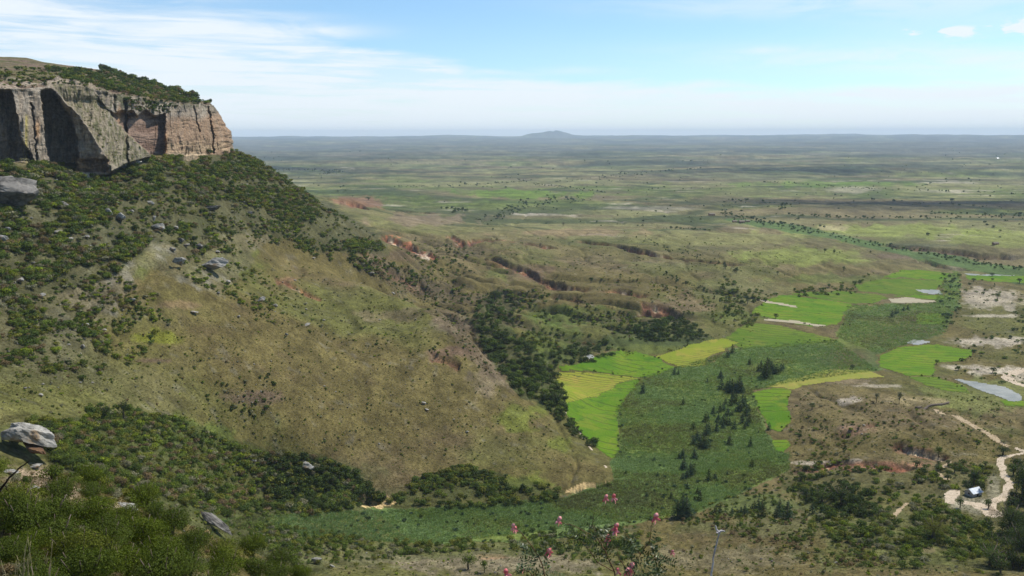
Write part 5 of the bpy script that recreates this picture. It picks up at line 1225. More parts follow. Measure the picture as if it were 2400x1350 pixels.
ROCKS = [(423, 616, 31, 27, 0, 'upright pale boulder with a flat face on the upper spur'), (506, 625, 66, 40, 0, 'largest tilted slab boulder with a white top and dark underside on the upper spur'), (283, 510, 30, 22, 0, 'pale boulder with an overhanging chin below the cliff'),
         (375, 533, 34, 24, 0, 'rounded grey boulder beside the rock spike'), (362, 512, 9, 24, 0, 'thin upright rock spike on the bouldery slope'), (414, 535, 14, 12, 0, 'small pale rock right of the rounded grey boulder'),
         (427, 563, 17, 16, 1, 'dark pyramid-shaped boulder on the upper spur'), (465, 576, 34, 19, 1, 'long dark boulder lying on the upper spur'), (436, 574, 18, 10, 0, 'flat pale rock left of the long dark boulder'),
         (405, 584, 20, 12, 0, 'flat pale rock above the upright boulder'), (511, 590, 14, 10, 0, 'small pale rock right of the long dark boulder'), (535, 661, 15, 13, 0, 'grey rock below the largest slab boulder'),
         (48, 657, 24, 14, 0, 'white flat rock among dark shrubs at the left edge'), (98, 693, 20, 12, 0, 'light grey rock on the stony left slope'), (312, 706, 20, 12, 0, 'pale jagged rock by the green shrubs'),
         (613, 703, 22, 17, 0, 'white topped boulder ringed by dark shrubs on the spur'), (646, 716, 10, 9, 0, 'small white rock beside the shrub-ringed boulder'), (513, 687, 11, 9, 0, 'small round white rock on the spur edge'),
         (455, 731, 20, 8, 0, 'low rubble of pale rock in the open grass'), (203, 763, 17, 12, 0, 'round grey boulder on the left slope'), (48, 762, 11, 14, 0, 'small upright white rock at the left edge'),
         (195, 812, 14, 14, 0, 'pale rock below the round grey boulder'), (14, 442, 110, 84, 1, 'huge sloping grey outcrop at the left edge under the cliff'), (6, 560, 30, 24, 0, 'grey rock at the left edge of the shrubs'),
         (97, 926, 12, 10, 0, 'small white rock above the near outcrop'), (331, 570, 18, 14, 1, 'brown rock half buried on the slope'), (560, 742, 10, 8, 0, 'small stone in the spur grass'), (720, 761, 19, 6, 0, 'flat low stone in the middle of the spur'),
         (672, 784, 10, 9, 0, 'small stone beside a green shrub on the spur'), (770, 1112, 13, 12, 0, 'pale rock in the dark thicket'), (715, 1091, 40, 22, 0, 'grey outcrop in the dark thicket at the foot of the spur'),
         (596, 1080, 15, 12, 0, 'white rock in front of a green bush in the ravine'), (315, 380, 30, 17, 0, 'pink and white rock at the foot of the tilted slab'), (285, 388, 34, 34, 1, 'dark leaning rock flake at the cliff foot'),
         (922, 688, 14, 6, 0, 'pale stone on the crest of the spur'), (1095, 1011, 12, 6, 0, 'grey stone low on the spur'), (992, 944, 13, 9, 0, 'brown stone on the lower spur'), (1000, 959, 15, 5, 0, 'long thin pale stone on the lower spur'),
         (150, 480, 24, 16, 1, 'grey rock among the upper thicket'), (160, 455, 20, 14, 0, 'pale rock in the thicket below the alcove'), (90, 445, 18, 12, 0, 'light rock above the huge outcrop'), (138, 545, 20, 12, 0, 'pale rock in the middle of the left thicket'),
         (500, 490, 40, 14, 1, 'long brown rock ledge on the ridge flank'), (585, 500, 18, 10, 1, 'brown ledge in the ridge shrubs'), (255, 497, 22, 18, 0, 'pale rock left of the overhanging boulder'), (205, 555, 16, 10, 0, 'grey rock in a gap of the thicket'),
         (735, 605, 10, 6, 0, 'pale stone in the gully by the ridge'), (872, 640, 16, 8, 0, 'light stone on the gully bank'), (20, 655, 10, 14, 0, 'pale rock in the shrubs at the far left')]
def put_rock(px, py, wpx, hpx, dark, label, group=None, seed=None, mat=None, sub=3, sink=.25, elong_y=.8, near=False, tilt=None):
    x, y, z = locate([px], [py + hpx * .42])
    if not (x[0] == x[0]): return
    D = math.hypot(x[0], y[0], z[0] - CAM_Z); s = wpx / F * D * .52; hh = hpx / F * D * .60
    sd_ = seed if seed is not None else int(rng.integers(12))
    me = boulder_mesh(sd_, sub)
    ob = bpy.data.objects.new('boulder', me if mat is None and not dark else me.copy()); scene.collection.objects.link(ob)
    if mat is not None or dark: ob.data.materials.clear()
    if not ob.data.materials: ob.data.materials.append(mat or (M_ROCKD if dark else M_ROCK))
    ob.location = (x[0], y[0], z[0] + hh * (1 - sink) - .1); ob.scale = (s, s * elong_y, hh)
    ob.rotation_euler = tilt or (rng.uniform(-.25, .25), rng.uniform(-.25, .25), rng.uniform(-.5, .5))
    ob['label'] = label; ob['category'] = 'boulder'
    if group: ob['group'] = group
for k, (px, py, a_, b_, dk, lab) in enumerate(ROCKS): put_rock(px, py, a_ * 1.05, b_ * 1.1, dk, lab, seed=k % 14 + 20, sub=4 if a_ > 26 else 3, sink=.35 if a_ > 90 else .25, elong_y=1.2 if a_ > 90 else .8)
put_rock(82, 1034, 104, 80, 0, 'big white weathered crag on the near hillside with a brown underside', seed=3, sub=5, sink=.1)
put_rock(88, 1060, 66, 44, 0, 'brown overhanging base of the near white crag', seed=8, sub=4, mat=M_BROWNR, sink=.1)
put_rock(40, 1025, 50, 22, 0, 'flat pale ledge left of the near white crag', seed=5, sub=4)
put_rock(86, 1092, 26, 16, 0, 'pale rock under the overhang of the near crag', seed=6, sub=4)
put_rock(76, 1143, 26, 13, 0, 'white stone in the dry grass below the crag', seed=7, sub=4)
put_rock(26, 1105, 30, 13, 0, 'low white stones at the left edge below the crag', seed=9, sub=4)
put_rock(140, 1118, 14, 12, 0, 'small pale stone between two near bushes', seed=1, sub=4)
put_rock(303, 1190, 64, 17, 0, 'long white rock between the big near bushes', seed=2, sub=4, sink=.1, tilt=(0, .25, -.2))
put_rock(500, 1228, 112, 26, 0, 'long grey slab leaning down to the right among near bushes', seed=4, sub=5, mat=M_ROCKD, sink=-.1, elong_y=.3, tilt=(0, .5, -.35))
put_rock(482, 1258, 24, 34, 0, 'ochre rock stump below the leaning slab', seed=10, sub=4, mat=M_OCHRE, sink=.1)
put_rock(155, 1250, 44, 40, 0, 'grey rock face between the big bushes at the lower left', seed=11, sub=4)
put_rock(745, 1313, 28, 20, 0, 'pale rock at the right end of the near bushes', seed=12, sub=4)
put_rock(778, 1326, 16, 13, 0, 'smaller pale rock right of the end of the bushes', seed=13, sub=4)
put_rock(430, 1243, 8, 7, 0, 'tiny white stone left of the ochre stump', seed=1, sub=3)
STONES = [([(0, 420), (300, 420), (420, 480), (300, 560), (100, 640), (0, 640)], 45, 6, 16, 'on the bouldery slope below the cliff'), ([(0, 640), (300, 700), (330, 900), (0, 930)], 50, 4, 10, 'on the stony slope at the left'),
          ([(560, 590), (880, 660), (1060, 740), (760, 800), (560, 720)], 36, 3, 8, 'on the upper spur'), ([(380, 740), (1000, 800), (1250, 980), (900, 1080), (500, 950)], 40, 3, 7, 'on the open grass of the spur'),
          ([(450, 380), (700, 450), (780, 540), (600, 520)], 18, 5, 10, 'in the shrubs of the ridge'), ([(560, 880), (660, 890), (640, 960), (540, 950)], 10, 4, 8, 'around the dark scar of the spur'), ([(820, 1280), (1700, 1270), (2100, 1330), (900, 1345)], 24, 5, 10, 'on the dry near hillside'),
          ([(1900, 960), (2200, 1000), (2200, 1100), (1950, 1100)], 12, 3, 8, 'on the knoll')]
STONE_OBS = []
for poly, cnt, w0, w1, where in STONES:
    xs = [p[0] for p in poly]; ys = [p[1] for p in poly]; k = 0
    while k < cnt:
        px = rng.uniform(min(xs), max(xs)); py = rng.uniform(min(ys), max(ys))
        if not in_poly(np.array([px]), np.array([py]), poly)[0]: continue
        k += 1; wd = w0 + (w1 - w0) * rng.random() ** 2
        put_rock(px, py, wd, wd * rng.uniform(.5, .9), rng.random() < .25, '', group='loose stones ' + where, sub=2); STONE_OBS.append((px, py, wd, (w0 + w1) / 2, bpy.data.objects[-1] if False else scene.collection.objects[-1], where))

stone_items = []
for px, py, wd, md, ob, where in STONE_OBS:
    q = dict(x=ob.location.x, y=ob.location.y, z=ob.location.z, s=0.0, where=where)
    r_ = relation(q); q['ob'] = ob; q['label'] = ('small pale stone ' if wd < md else 'loose grey rock ') + r_; stone_items.append(q)
by = {}
for q in stone_items: by.setdefault(q['label'], []).append(q)
for lab, ps in by.items():
    ps.sort(key=lambda q: q['a'])
    for i, q in enumerate(ps): q['ob']['label'] = lab + (f', {ORD[i]} from left' if 1 < len(ps) <= 9 else '')

# ------------------------------------------------------------------ low growth that nobody could count
def tiny_mass(name, polys, mat, tones, shape, smin, smax, kindfn=None):
    Vs, Ns = shape; VV = []; CC = []
    for poly, cnt in polys:
        xs = [p[0] for p in poly]; ys = [p[1] for p in poly]; got = 0
        while got < cnt:
            px = rng.uniform(min(xs), max(xs), cnt * 2); py = rng.uniform(min(ys), max(ys), cnt * 2)
            k = in_poly(px, py, poly); px, py = px[k][:cnt - got], py[k][:cnt - got]
            if len(px) == 0: break
            got += len(px)
            x, y, z = locate(px, py); k = np.isfinite(z); x, y, z = x[k], y[k], z[k]; m_ = len(x)
            if m_ == 0: continue
            D = np.hypot(x, y)
            s = rng.uniform(smin, smax, m_) * (0.6 + .4 * D / 450)
            a = rng.uniform(0, 6.28, m_); ca, sa = np.cos(a)[:, None], np.sin(a)[:, None]
            X0 = Vs[None, :, 0] * s[:, None]; Y0 = Vs[None, :, 1] * s[:, None]; Z0 = Vs[None, :, 2] * s[:, None] * rng.uniform(.7, 1.3, (m_, 1))
            VV.append(np.stack([X0 * ca - Y0 * sa + x[:, None], X0 * sa + Y0 * ca + y[:, None], Z0 + z[:, None]], -1).reshape(-1, 3))
            patch = fbm(x / 25, y / 25, 3, 501)
            ti = np.clip((patch * 1.7 - .35 + rng.normal(size=m_) * .18) * len(tones), 0, len(tones) - 1).astype(int)
            tn = np.array([tones[i] for i in ti]) * rng.uniform(.75, 1.25, (m_, 1))
            CC.append(np.repeat(tn, len(Vs), 0) * np.tile(Ns, m_)[:, None])
    V = np.concatenate(VV); C_ = np.concatenate(CC)
    link(name, raw_mesh(name, V, np.arange(len(V)).reshape(-1, 4), C_, smooth=False), mat, kind='stuff')
def tuft_shape(nq, seed, wide=.5, tall=1.0, lean=.25, thick=.12):
    rg = np.random.default_rng(seed); V = []
    for k in range(nq):
        a = rg.uniform(0, 6.28); r = wide * math.sqrt(rg.random()); p = np.array([math.cos(a) * r, math.sin(a) * r, -.05])
        q = p + np.array([rg.normal() * lean, rg.normal() * lean, tall * rg.uniform(.6, 1.1)]); b_ = rg.uniform(0, 3.14); w_ = np.array([math.cos(b_), math.sin(b_), 0]) * thick
        V += [p - w_, p + w_, q + w_ * .35, q - w_ * .35]
    return np.array(V), np.repeat(rg.uniform(.75, 1.25, nq), 4)
def mound_shape(nq, seed):
    V, Fq, t = crown_shape(nq, seed, 4, .6, leaf=1.5); return V, t
M_REED = leaf_material('reeds', .35)
tiny_mass('reeds', [([(470, 1222), (700, 1203), (1000, 1192), (1330, 1166), (1440, 1126), (1850, 1060), (1850, 1100), (1640, 1195), (1500, 1218), (1000, 1276), (640, 1255)], 26000),
                    ([(1430, 1080), (1455, 1050), (1445, 960), (1500, 885), (1580, 862), (1740, 815), (1960, 797), (2060, 868), (1860, 896), (1765, 915), (1790, 1010), (1830, 1070), (1700, 1110), (1440, 1120)], 32000),
                    ([(1960, 790), (1990, 715), (2190, 712), (2215, 640), (2250, 640), (2250, 700), (2215, 780), (2060, 830)], 7000)],
          M_REED, [C3(.140, .20, .070), C3(.175, .245, .095), C3(.125, .195, .055), C3(.18, .22, .055), C3(.12, .125, .05)], tuft_shape(4, 3, .6, .5, .36, .13), .9, 1.9)
LOWT = [C3(.15, .115, .055), C3(.13, .115, .04), C3(.10, .12, .03), C3(.16, .14, .055), C3(.12, .13, .035), C3(.21, .20, .14), C3(.14, .12, .045), C3(.09, .10, .03)]
tiny_mass('undergrowth', [([(0, 390), (300, 400), (560, 355), (700, 440), (900, 560), (880, 600), (600, 560), (560, 680), (400, 640), (260, 780), (250, 930), (0, 930)], 16000),
                          ([(0, 900), (260, 820), (560, 690), (900, 660), (1100, 740), (1160, 880), (1430, 1120), (1000, 1150), (600, 1060), (0, 1000)], 15000),
                          ([(60, 985), (320, 960), (600, 1050), (850, 1110), (1330, 1150), (1300, 1180), (850, 1195), (540, 1215), (130, 1080)], 9000),
                          ([(560, 560), (1100, 560), (1700, 600), (2000, 640), (1750, 760), (1450, 800), (1300, 860), (1150, 860), (1000, 700)], 12000),
                          ([(600, 1245), (1000, 1285), (1500, 1225), (1900, 1180), (2400, 1160), (2400, 1350), (600, 1350)], 11000),
                          ([(1850, 1000), (1880, 910), (2060, 880), (2400, 950), (2400, 1160), (1850, 1150)], 7000),
                          ([(2240, 660), (2400, 660), (2400, 900), (2240, 880)], 2000),
                          ([(0, 1080), (130, 1080), (300, 1150), (560, 1240), (760, 1345), (0, 1345)], 5000)],
          M_REED, LOWT, tuft_shape(9, 11, .9, .55, .5, .16), .22, .62)

# ------------------------------------------------------------------ the hut with the metal roof, and the far houses
M_WALL = flat_material('grey plastered wall', (.30, .29, .27), (.42, .41, .38), 1.5, .02)
M_MUD = flat_material('red mud wall', (.22, .11, .065), (.30, .17, .10), 1.5, .02)
M_THATCH = flat_material('grey thatch', (.17, .14, .10), (.27, .23, .17), 2.0, .05)
M_DOOR = flat_material('dark doorway boards', (.03, .022, .016), (.06, .04, .03), 3.0, .01)
M_TIN, n, b, o = new_mat('corrugated metal roof')
v = coords(n); a = n.noise(v, 1.2, 4.0, .6); n.l.new(n.mix(n.ramp(a, .35, .65), (.55, .59, .62, 1), (.72, .75, .78, 1)), b.inputs['Base Color'])
b.inputs['Metallic'].default_value = .35; b.inputs['Roughness'].default_value = .42
def box_bm(bm, c0, c1):
    vs = [bm.verts.new((x, y, z)) for x in (c0[0], c1[0]) for y in (c0[1], c1[1]) for z in (c0[2], c1[2])]
    for f in ((0, 1, 3, 2), (4, 6, 7, 5), (0, 4, 5, 1), (2, 3, 7, 6), (0, 2, 6, 4), (1, 5, 7, 3)): bm.faces.new([vs[i] for i in f])
def bm_obj(name, bm, mat, parent=None):
    bmesh.ops.recalc_face_normals(bm, faces=bm.faces)
    me = bpy.data.meshes.new(name); bm.to_mesh(me); bm.free(); return link(name, me, mat, parent)
def hut(px, py, L, Wd, hw, hr, rz, wall, roof, label, name='hut', corr=.12):
    x, y, z = locate([px], [py]); x, y = float(x[0]), float(y[0]); z = float(z[0])
    t = thing(name, label, 'hut', (x, y, z - .2), rz)
    bm = bmesh.new()
    pts = [(-Wd / 2, 0), (Wd / 2, 0), (Wd / 2, hw), (0, hw + hr), (-Wd / 2, hw)]
    fr = [bm.verts.new((-L / 2, a_, b_)) for a_, b_ in pts]; bk = [bm.verts.new((L / 2, a_, b_)) for a_, b_ in pts]
    bm.faces.new(fr); bm.faces.new(bk[::-1])
    for i in range(5): bm.faces.new([fr[i], fr[(i + 1) % 5], bk[(i + 1) % 5], bk[i]])
    bm_obj('wall', bm, wall, t)
    bm = bmesh.new(); nseg = 60; ov = .35
    for sgn in (-1, 1):
        top = []; bot = []
        slope = hr / (Wd / 2)
        for i in range(nseg + 1):
            xx = -L / 2 - ov + (L + 2 * ov) * i / nseg; c_ = corr * .35 * math.sin(i * 1.6)
            top.append([bm.verts.new((xx, sgn * yy, hw + hr + .06 - slope * yy + c_ - .10 * math.sin(yy / (Wd / 2) * 3.14) * 0 + .12)) for yy in (0.0, Wd / 4, Wd / 2 + .4)])
            bot.append([bm.verts.new((xx, sgn * yy, hw + hr + .06 - slope * yy + c_ + .08)) for yy in (0.0, Wd / 4, Wd / 2 + .4)])
        for i in range(nseg):
            for j in range(2):
                bm.faces.new([top[i][j], top[i + 1][j], top[i + 1][j + 1], top[i][j + 1]]); bm.faces.new([bot[i][j], bot[i][j + 1], bot[i + 1][j + 1], bot[i + 1][j]])
            bm.faces.new([top[i][2], top[i + 1][2], bot[i + 1][2], bot[i][2]])
    bm_obj('roof', bm, roof, t)
    bm = bmesh.new(); box_bm(bm, (-.5, -Wd / 2 - .04, .05), (.5, -Wd / 2 + .02, 1.95)); bm_obj('door', bm, M_DOOR, t)
    bm = bmesh.new(); box_bm(bm, (-L / 2 - .04, -.4, 1.0), (-L / 2 + .02, .4, 1.7)); bm_obj('window', bm, M_DOOR, t)
hut(2281, 1160, 5.6, 4.0, 2.0, 1.3, R(24), M_WALL, M_TIN, 'small hut with a shining metal gable roof in the sandy clearing')
for px, py, l_, lab, rf in ((1722, 521, 9, 'leftmost small mud house of the hamlet by the stream', M_THATCH), (1738, 522, 11, 'middle mud house of the hamlet by the stream', M_THATCH), (1752, 520, 8, 'rightmost small mud house of the hamlet by the stream', M_THATCH),
                           (2333, 573, 8, 'tiny lone hut on the bright grass plain beyond the stream', M_THATCH), (1668, 505, 12, 'low grey house on the pale flat left of the hamlet', M_THATCH), (2338, 372, 13, 'white speck of a house far out on the plain', M_TIN)):
    hut(px, py, l_, l_ * .6, l_ * .28, l_ * .2, R(10), M_MUD, rf, lab, 'house', .05)
# low earth wall along the fenced field on the knoll
L = wline([(2147, 958), (2175, 954), (2200, 950), (2227, 944)])
pts = []
for i in range(len(L) - 1):
    for k in range(6): pts.append((L[i][0] + (L[i + 1][0] - L[i][0]) * k / 6, L[i][1] + (L[i + 1][1] - L[i][1]) * k / 6))
pts = [(a_, b_, float(ground(np.array(a_), np.array(b_))) + .45) for a_, b_ in pts]
me = tube_mesh('earth_wall', [tube(pts, [.75 * (.8 + .4 * rng.random()) for _ in pts], 7)])
link('earth_wall', me, M_BARK, label='dark low earth wall along the near edge of the tan field', category='wall')

# ------------------------------------------------------------------ clouds above the plain (their shadows lie on it)
M_CLOUD, n, b, o = new_mat('cloud'); b.inputs['Base Color'].default_value = (.9, .9, .9, 1); b.inputs['Roughness'].default_value = 1; b.inputs['Alpha'].default_value = .085
def cloud(px, py, zc, rx, ry, seed):
    x, y, z = locate([px], [py])
    if x[0] != x[0]: return
    t = (zc - z[0]) / sd[2]; cx, cy = x[0] + sd[0] * t, y[0] + sd[1] * t
    rg = np.random.default_rng(seed); VV = []; FF = []; off = 0
    bm = bmesh.new(); bmesh.ops.create_icosphere(bm, subdivisions=3, radius=1.0)
    V0 = np.array([q.co[:] for q in bm.verts]); F0 = np.array([[q.index for q in f.verts] for f in bm.faces]); bm.free()
    for k in range(26):
        p = np.array([rg.normal() * rx * .5, rg.normal() * ry * .5, rg.uniform(0, 20)]); s = rg.uniform(.15, .55)
        V = V0 * (1 + .7 * (fbm(V0[:, 0] * 3 + k, V0[:, 1] * 3 + V0[:, 2] * 2, 4, seed + k) - .5))[:, None]
        V = V * np.array([rx * s, ry * s, 40 * s]) + p + np.array([cx, cy, zc]); VV.append(V); FF.append(F0 + off); off += len(V)
    link('cloud', raw_mesh('cloud', np.concatenate(VV), np.concatenate(FF)), M_CLOUD, kind='structure')
cloud(2150, 478, 1000, 520, 150, 1)
cloud(2420, 480, 1000, 420, 130, 2)
cloud(1880, 470, 1000, 200, 70, 3)
cloud(720, 398, 1300, 420, 260, 4)
cloud(1900, 400, 1250, 500, 200, 6)

# ------------------------------------------------------------------ the flowering plant right in front of the camera
def nearp(px, py, d):
    """a point d metres along the view axis in front of the camera"""
    u = (px - 1200) / F; v = -(py - 675) / F
    q = (fwd + right * u + up * v) * d; return np.array([q[0], q[1], q[2] + CAM_Z])
M_STEM = flat_material('reddish brown stem', (.085, .045, .025), (.17, .11, .06), 30, .002)
M_PETAL, n, b, o = new_mat('coral pink petals')
v = coords(n); n.l.new(n.mix(n.ramp(n.noise(v, 60, 3, .6), .4, .6), (.75, .16, .17, 1), (.85, .38, .36, 1)), b.inputs['Base Color']); b.inputs['Roughness'].default_value = .5
M_LEAFN, n, b, o = new_mat('small blue green leaflets')
v = coords(n); n.l.new(n.mix(n.ramp(n.noise(v, 25, 3, .6), .4, .6), (.045, .065, .015, 1), (.11, .14, .045, 1)), b.inputs['Base Color']); b.inputs['Roughness'].default_value = .4; b.inputs['Specular IOR Level'].default_value = .35
def leaf_faces(P, dirv, nrm, ln, wd):
    dirv = dirv / (np.linalg.norm(dirv) + 1e-9); s = np.cross(dirv, nrm); s /= np.linalg.norm(s) + 1e-9; nn = np.cross(s, dirv)
    q = [P, P + dirv * ln * .3 + s * wd * .5 + nn * wd * .12, P + dirv * ln * .7 + s * wd * .45 + nn * wd * .12, P + dirv * ln, P + dirv * ln * .7 - s * wd * .45 + nn * wd * .12, P + dirv * ln * .3 - s * wd * .5 + nn * wd * .12]
    return q, [(0, 1, 2, 3), (0, 3, 4, 5)]
def build_leaves(name, anchors, mat, parent, rg, size=.010):
    V = []; Fc = []
    for p, d, n_pairs, ln in anchors:      # a pinnate leaf: leaflets in pairs along a rachis
        d = d / np.linalg.norm(d)
        sidev = np.cross(d, fwd + rg.normal(size=3) * .4); sidev /= np.linalg.norm(sidev)
        for k in range(n_pairs):
            q = p + d * ln * (k + 1) / n_pairs + np.array([0, 0, -.012]) * ((k + 1) / n_pairs) ** 2
            for sg in (-1, 1):
                a_, f_ = leaf_faces(q, sidev * sg + d * .45 + rg.normal(size=3) * .12, fwd * -1 + np.array([0, 0, 1.0]) + rg.normal(size=3) * .7, size * rg.uniform(.8, 1.25), size * .36)
                o_ = len(V); V += a_; Fc += [tuple(i + o_ for i in g) for g in f_]
    me = bpy.data.meshes.new(name); me.from_pydata([tuple(q) for q in V], [], Fc); me.update()
    return link(name, me, mat, parent)
def flower(parent, p, sc, rg, mat):
    """a pea flower: an upright banner, two wings and a keel"""
    V = []; Fc = []
    def petal(c, d, nrm, ln, wd):
        d = d / np.linalg.norm(d); s = np.cross(d, nrm); s /= np.linalg.norm(s); nn = np.cross(s, d); o_ = len(V); m_ = 5
        for i in range(m_):
            t = i / (m_ - 1); w_ = wd * math.sin(math.pi * (.12 + .80 * t)) ; cu = nn * wd * .5 * math.sin(t * 2.6)
            for s_ in (-1, 0, 1): V.append(c + d * ln * t + s * w_ * .5 * s_ + cu + nn * abs(s_) * wd * -.18)
        for i in range(m_ - 1):
            for j in range(2): Fc.append((o_ + i * 3 + j, o_ + i * 3 + j + 1, o_ + i * 3 + 4 + j, o_ + i * 3 + 3 + j))
    a = rg.uniform(-.8, .8); rt = right * math.cos(a) + up0 * math.sin(a) ; upv_ = up0 + rg.normal(size=3) * .3
    petal(p, upv_ + rt * .4, -fwd, .011 * sc, .010 * sc)
    petal(p, -upv_ * .6 + rt, -fwd + rt * .3, .012 * sc, .005 * sc)
    petal(p, -upv_ + rt * .2 - fwd * .5, rt, .014 * sc, .006 * sc)
    petal(p, -upv_ * .8 - rt * .5, -fwd, .010 * sc, .005 * sc)
    me = bpy.data.meshes.new('flower'); me.from_pydata([tuple(q) for q in V], [], Fc); me.update(); me.polygons.foreach_set('use_smooth', [True] * len(me.polygons))
    return link('flower', me, mat, parent)
def plant(name, label, cat, root_px, d, stems, flowers, leaves, seed, extra=None):
    rg = np.random.default_rng(seed)
    base = nearp(*root_px, d); base[2] = float(ground(np.array(base[0]), np.array(base[1])))
    t = thing(name, label, cat, tuple(base)); bv = base
    def loc(px, py, dd=0): return nearp(px, py, d + dd) - bv
    for st in stems:
        pts = [loc(px, py, dz) for px, py, dz in st['p']]
        if st.get('root'): pts = [np.array([rg.normal() * .01, rg.normal() * .01, -.03])] + [pts[0] * .5 + np.array([0, .02, 0])] + pts
        # smooth
        Q = []
        for i in range(len(pts) - 1):
            for k in range(4): Q.append(pts[i] + (pts[i + 1] - pts[i]) * k / 4 + rg.normal(size=3) * .0006)
        Q.append(pts[-1]); r0, r1 = st['r']
        me = tube_mesh('stem', [tube(Q, [r0 + (r1 - r0) * i / len(Q) for i in range(len(Q))], 6)])
        link('stem', me, st.get('mat', M_STEM), t)
    for px, py, sc, dd in flowers: flower(t, loc(px, py, dd), sc, rg, M_PETAL)
    if leaves:
        build_leaves('leaves', [(loc(px, py, dd), right * math.cos(R(ang)) + up * math.sin(R(ang)) + fwd * rg.normal() * .3, npair, ln) for px, py, dd, ang, npair, ln in leaves], M_LEAFN, t, rg)
    return t
rg_ = np.random.default_rng(77)
def leaf_cloud(cx, cy, sx, sy, cnt, dd=0.0, n0=5):
    return [(cx + rg_.normal() * sx, cy + rg_.normal() * sy, dd + rg_.normal() * .03, rg_.uniform(-30, 210), int(rg_.integers(n0, n0 + 5)), rg_.uniform(.03, .06)) for _ in range(cnt)]
plant('flowering_shrub', 'spindly shrub with coral pink pea flowers rising from the bottom edge of the photo', 'flowering plant', (1470, 1750), 2.1,
      [dict(p=[(1455, 1450, 0), (1440, 1340, 0), (1418, 1290, 0), (1400, 1262, .01), (1370, 1245, .02), (1345, 1232, .03), (1308, 1222, .03)], r=(.0026, .0006), root=True),
       dict(p=[(1418, 1290, 0), (1428, 1262, 0), (1432, 1240, -.01), (1441, 1228, -.01)], r=(.0014, .0005)),
       dict(p=[(1440, 1340, 0), (1400, 1318, .02), (1370, 1275, .02), (1352, 1262, .02)], r=(.0015, .0005)),
       dict(p=[(1500, 1450, .02), (1475, 1345, .02), (1500, 1300, .02), (1485, 1270, .02), (1465, 1250, .03)], r=(.0024, .0006), root=True),
       dict(p=[(1500, 1300, .02), (1522, 1270, .01), (1527, 1235, .01), (1532, 1212, .01)], r=(.0013, .0004)),
       dict(p=[(1475, 1345, .02), (1452, 1310, 0), (1446, 1290, 0)], r=(.0013, .0005)),
       dict(p=[(1540, 1450, .04), (1545, 1360, .04), (1535, 1300, .04), (1520, 1260, .05)], r=(.002, .0006), root=True),
       dict(p=[(1400, 1262, .01), (1388, 1225, .02), (1394, 1195, .02)], r=(.0008, .0003)),
       dict(p=[(1388, 1225, .02), (1415, 1195, .02), (1426, 1170, .02)], r=(.0005, .0002))],
      [(1308, 1220, 1.1, .03), (1418, 1168, 1.0, .02), (1437, 1167, 1.1, .02), (1441, 1236, 1.2, -.01), (1440, 1246, 1.1, -.01), (1422, 1262, 1.2, 0), (1534, 1214, 1.3, .01), (1476, 1330, 1.5, 0), (1470, 1340, 1.3, 0), (1448, 1340, .9, .01), (1575, 1295, .8, .02)],
      leaf_cloud(1400, 1262, 22, 14, 6) + leaf_cloud(1425, 1280, 22, 18, 6) + leaf_cloud(1535, 1318, 22, 22, 20) + leaf_cloud(1485, 1305, 24, 20, 6) + leaf_cloud(1370, 1270, 14, 8, 3) + leaf_cloud(1525, 1350, 26, 14, 14), 5)
plant('flowering_shrub', 'smaller pink flowered shrub left of the big one at the bottom edge', 'flowering plant', (1300, 1750), 2.1,
      [dict(p=[(1300, 1450, 0), (1272, 1330, 0), (1262, 1302, 0), (1240, 1272, 0), (1222, 1248, 0), (1204, 1234, 0)], r=(.0024, .0006), root=True),
       dict(p=[(1262, 1302, 0), (1275, 1290, 0), (1282, 1286, 0)], r=(.001, .0004)), dict(p=[(1290, 1400, 0), (1240, 1340, 0), (1220, 1330, 0), (1200, 1345, 0)], r=(.0016, .0005))],
      [(1202, 1236, 1.1, 0), (1206, 1242, .9, 0), (1283, 1294, 1.2, 0), (1284, 1302, .9, 0), (1185, 1346, 1.3, 0), (1222, 1334, .8, 0)],
      leaf_cloud(1262, 1300, 12, 14, 9) + leaf_cloud(1240, 1338, 26, 10, 10), 6)
M_PALE = flat_material('bleached dry stalk', (.34, .30, .30), (.55, .52, .50), 20, .002)
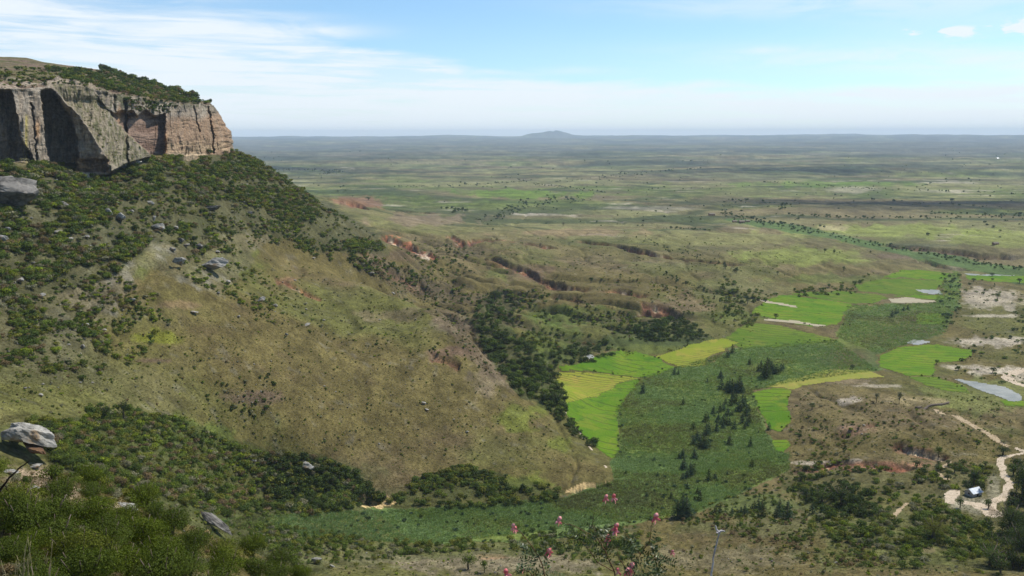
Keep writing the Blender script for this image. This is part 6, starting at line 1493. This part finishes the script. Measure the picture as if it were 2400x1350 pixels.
t = plant('dry_stalk', 'bleached dry stalk with a forked white tip right of the pink flowers', 'plant stalk', (1655, 1750), 2.3,
          [dict(p=[(1662, 1440, 0), (1668, 1345, 0), (1672, 1310, 0), (1674, 1296, 0), (1684, 1258, 0), (1685, 1246, 0)], r=(.0028, .0016), root=True, mat=M_PALE),
           dict(p=[(1685, 1248, 0), (1680, 1242, 0), (1677, 1232, 0)], r=(.004, .0008), mat=M_PALE), dict(p=[(1685, 1248, 0), (1692, 1244, 0), (1699, 1245, 0)], r=(.004, .0008), mat=M_PALE), dict(p=[(1683, 1250, 0), (1679, 1248, -.01)], r=(.003, .001), mat=M_PALE)], [], [], 8)
M_TWIG = flat_material('dark dead twig', (.018, .013, .012), (.04, .03, .025), 30, .002)
plant('dead_twig', 'dark bare twig slanting up in front of the near crag', 'twig', (-330, 1750), 1.9,
      [dict(p=[(-90, 1330, 0), (-30, 1190, 0), (2, 1146, 0), (22, 1120, 0), (45, 1098, 0), (70, 1080, 0)], r=(.0045, .0012), root=True, mat=M_TWIG), dict(p=[(10, 1136, 0), (18, 1150, 0)], r=(.0015, .0006), mat=M_TWIG)], [], [], 9)
M_STRAW = flat_material('dry straw', (.22, .18, .09), (.34, .29, .16), 30, .001)
for k in range(14):
    x0 = rng.uniform(0, 120); top = rng.uniform(1255, 1320); tx = x0 + rng.uniform(-25, 25)
    if k < 9: lab = 'thin dry grass stem at the bottom left corner'
    plant('grass_stem', 'thin dry grass stem in front of the bushes at the bottom left corner', 'grass stem', (x0, 1800), 1.8, [dict(p=[(x0, 1420, 0), (x0 * .6 + tx * .4, 1350, 0), (tx, top, 0)], r=(.0010, .0004), root=True, mat=M_STRAW)], [], [], 100 + k)['group'] = 'dry grass stems at the bottom left'

# ------------------------------------------------------------------ the air: one closed box of thin haze round camera and scene
HX = 30600.0
bx = np.array([(x, y, z) for x in (-HX, HX) for y in (-9000, HX) for z in (-90, 312)], float)
bf = np.array([(0, 1, 3, 2), (4, 6, 7, 5), (0, 4, 5, 1), (2, 3, 7, 6), (0, 2, 6, 4), (1, 5, 7, 3)])
mt = bpy.data.materials.new('haze'); mt.use_nodes = True; n = NT(mt.node_tree); n.n.clear()
o = n.n.new('ShaderNodeOutputMaterial'); pv = n.n.new('ShaderNodeVolumePrincipled')
pv.inputs['Color'].default_value = (.72, .86, 1.0, 1); pv.inputs['Density'].default_value = HAZE if 'HAZE' in globals() else 4.6e-5
pv.inputs['Anisotropy'].default_value = 0.0
n.l.new(pv.outputs[0], o.inputs['Volume'])
link('haze', raw_mesh('haze', bx, bf, smooth=False), mt, kind='stuff')
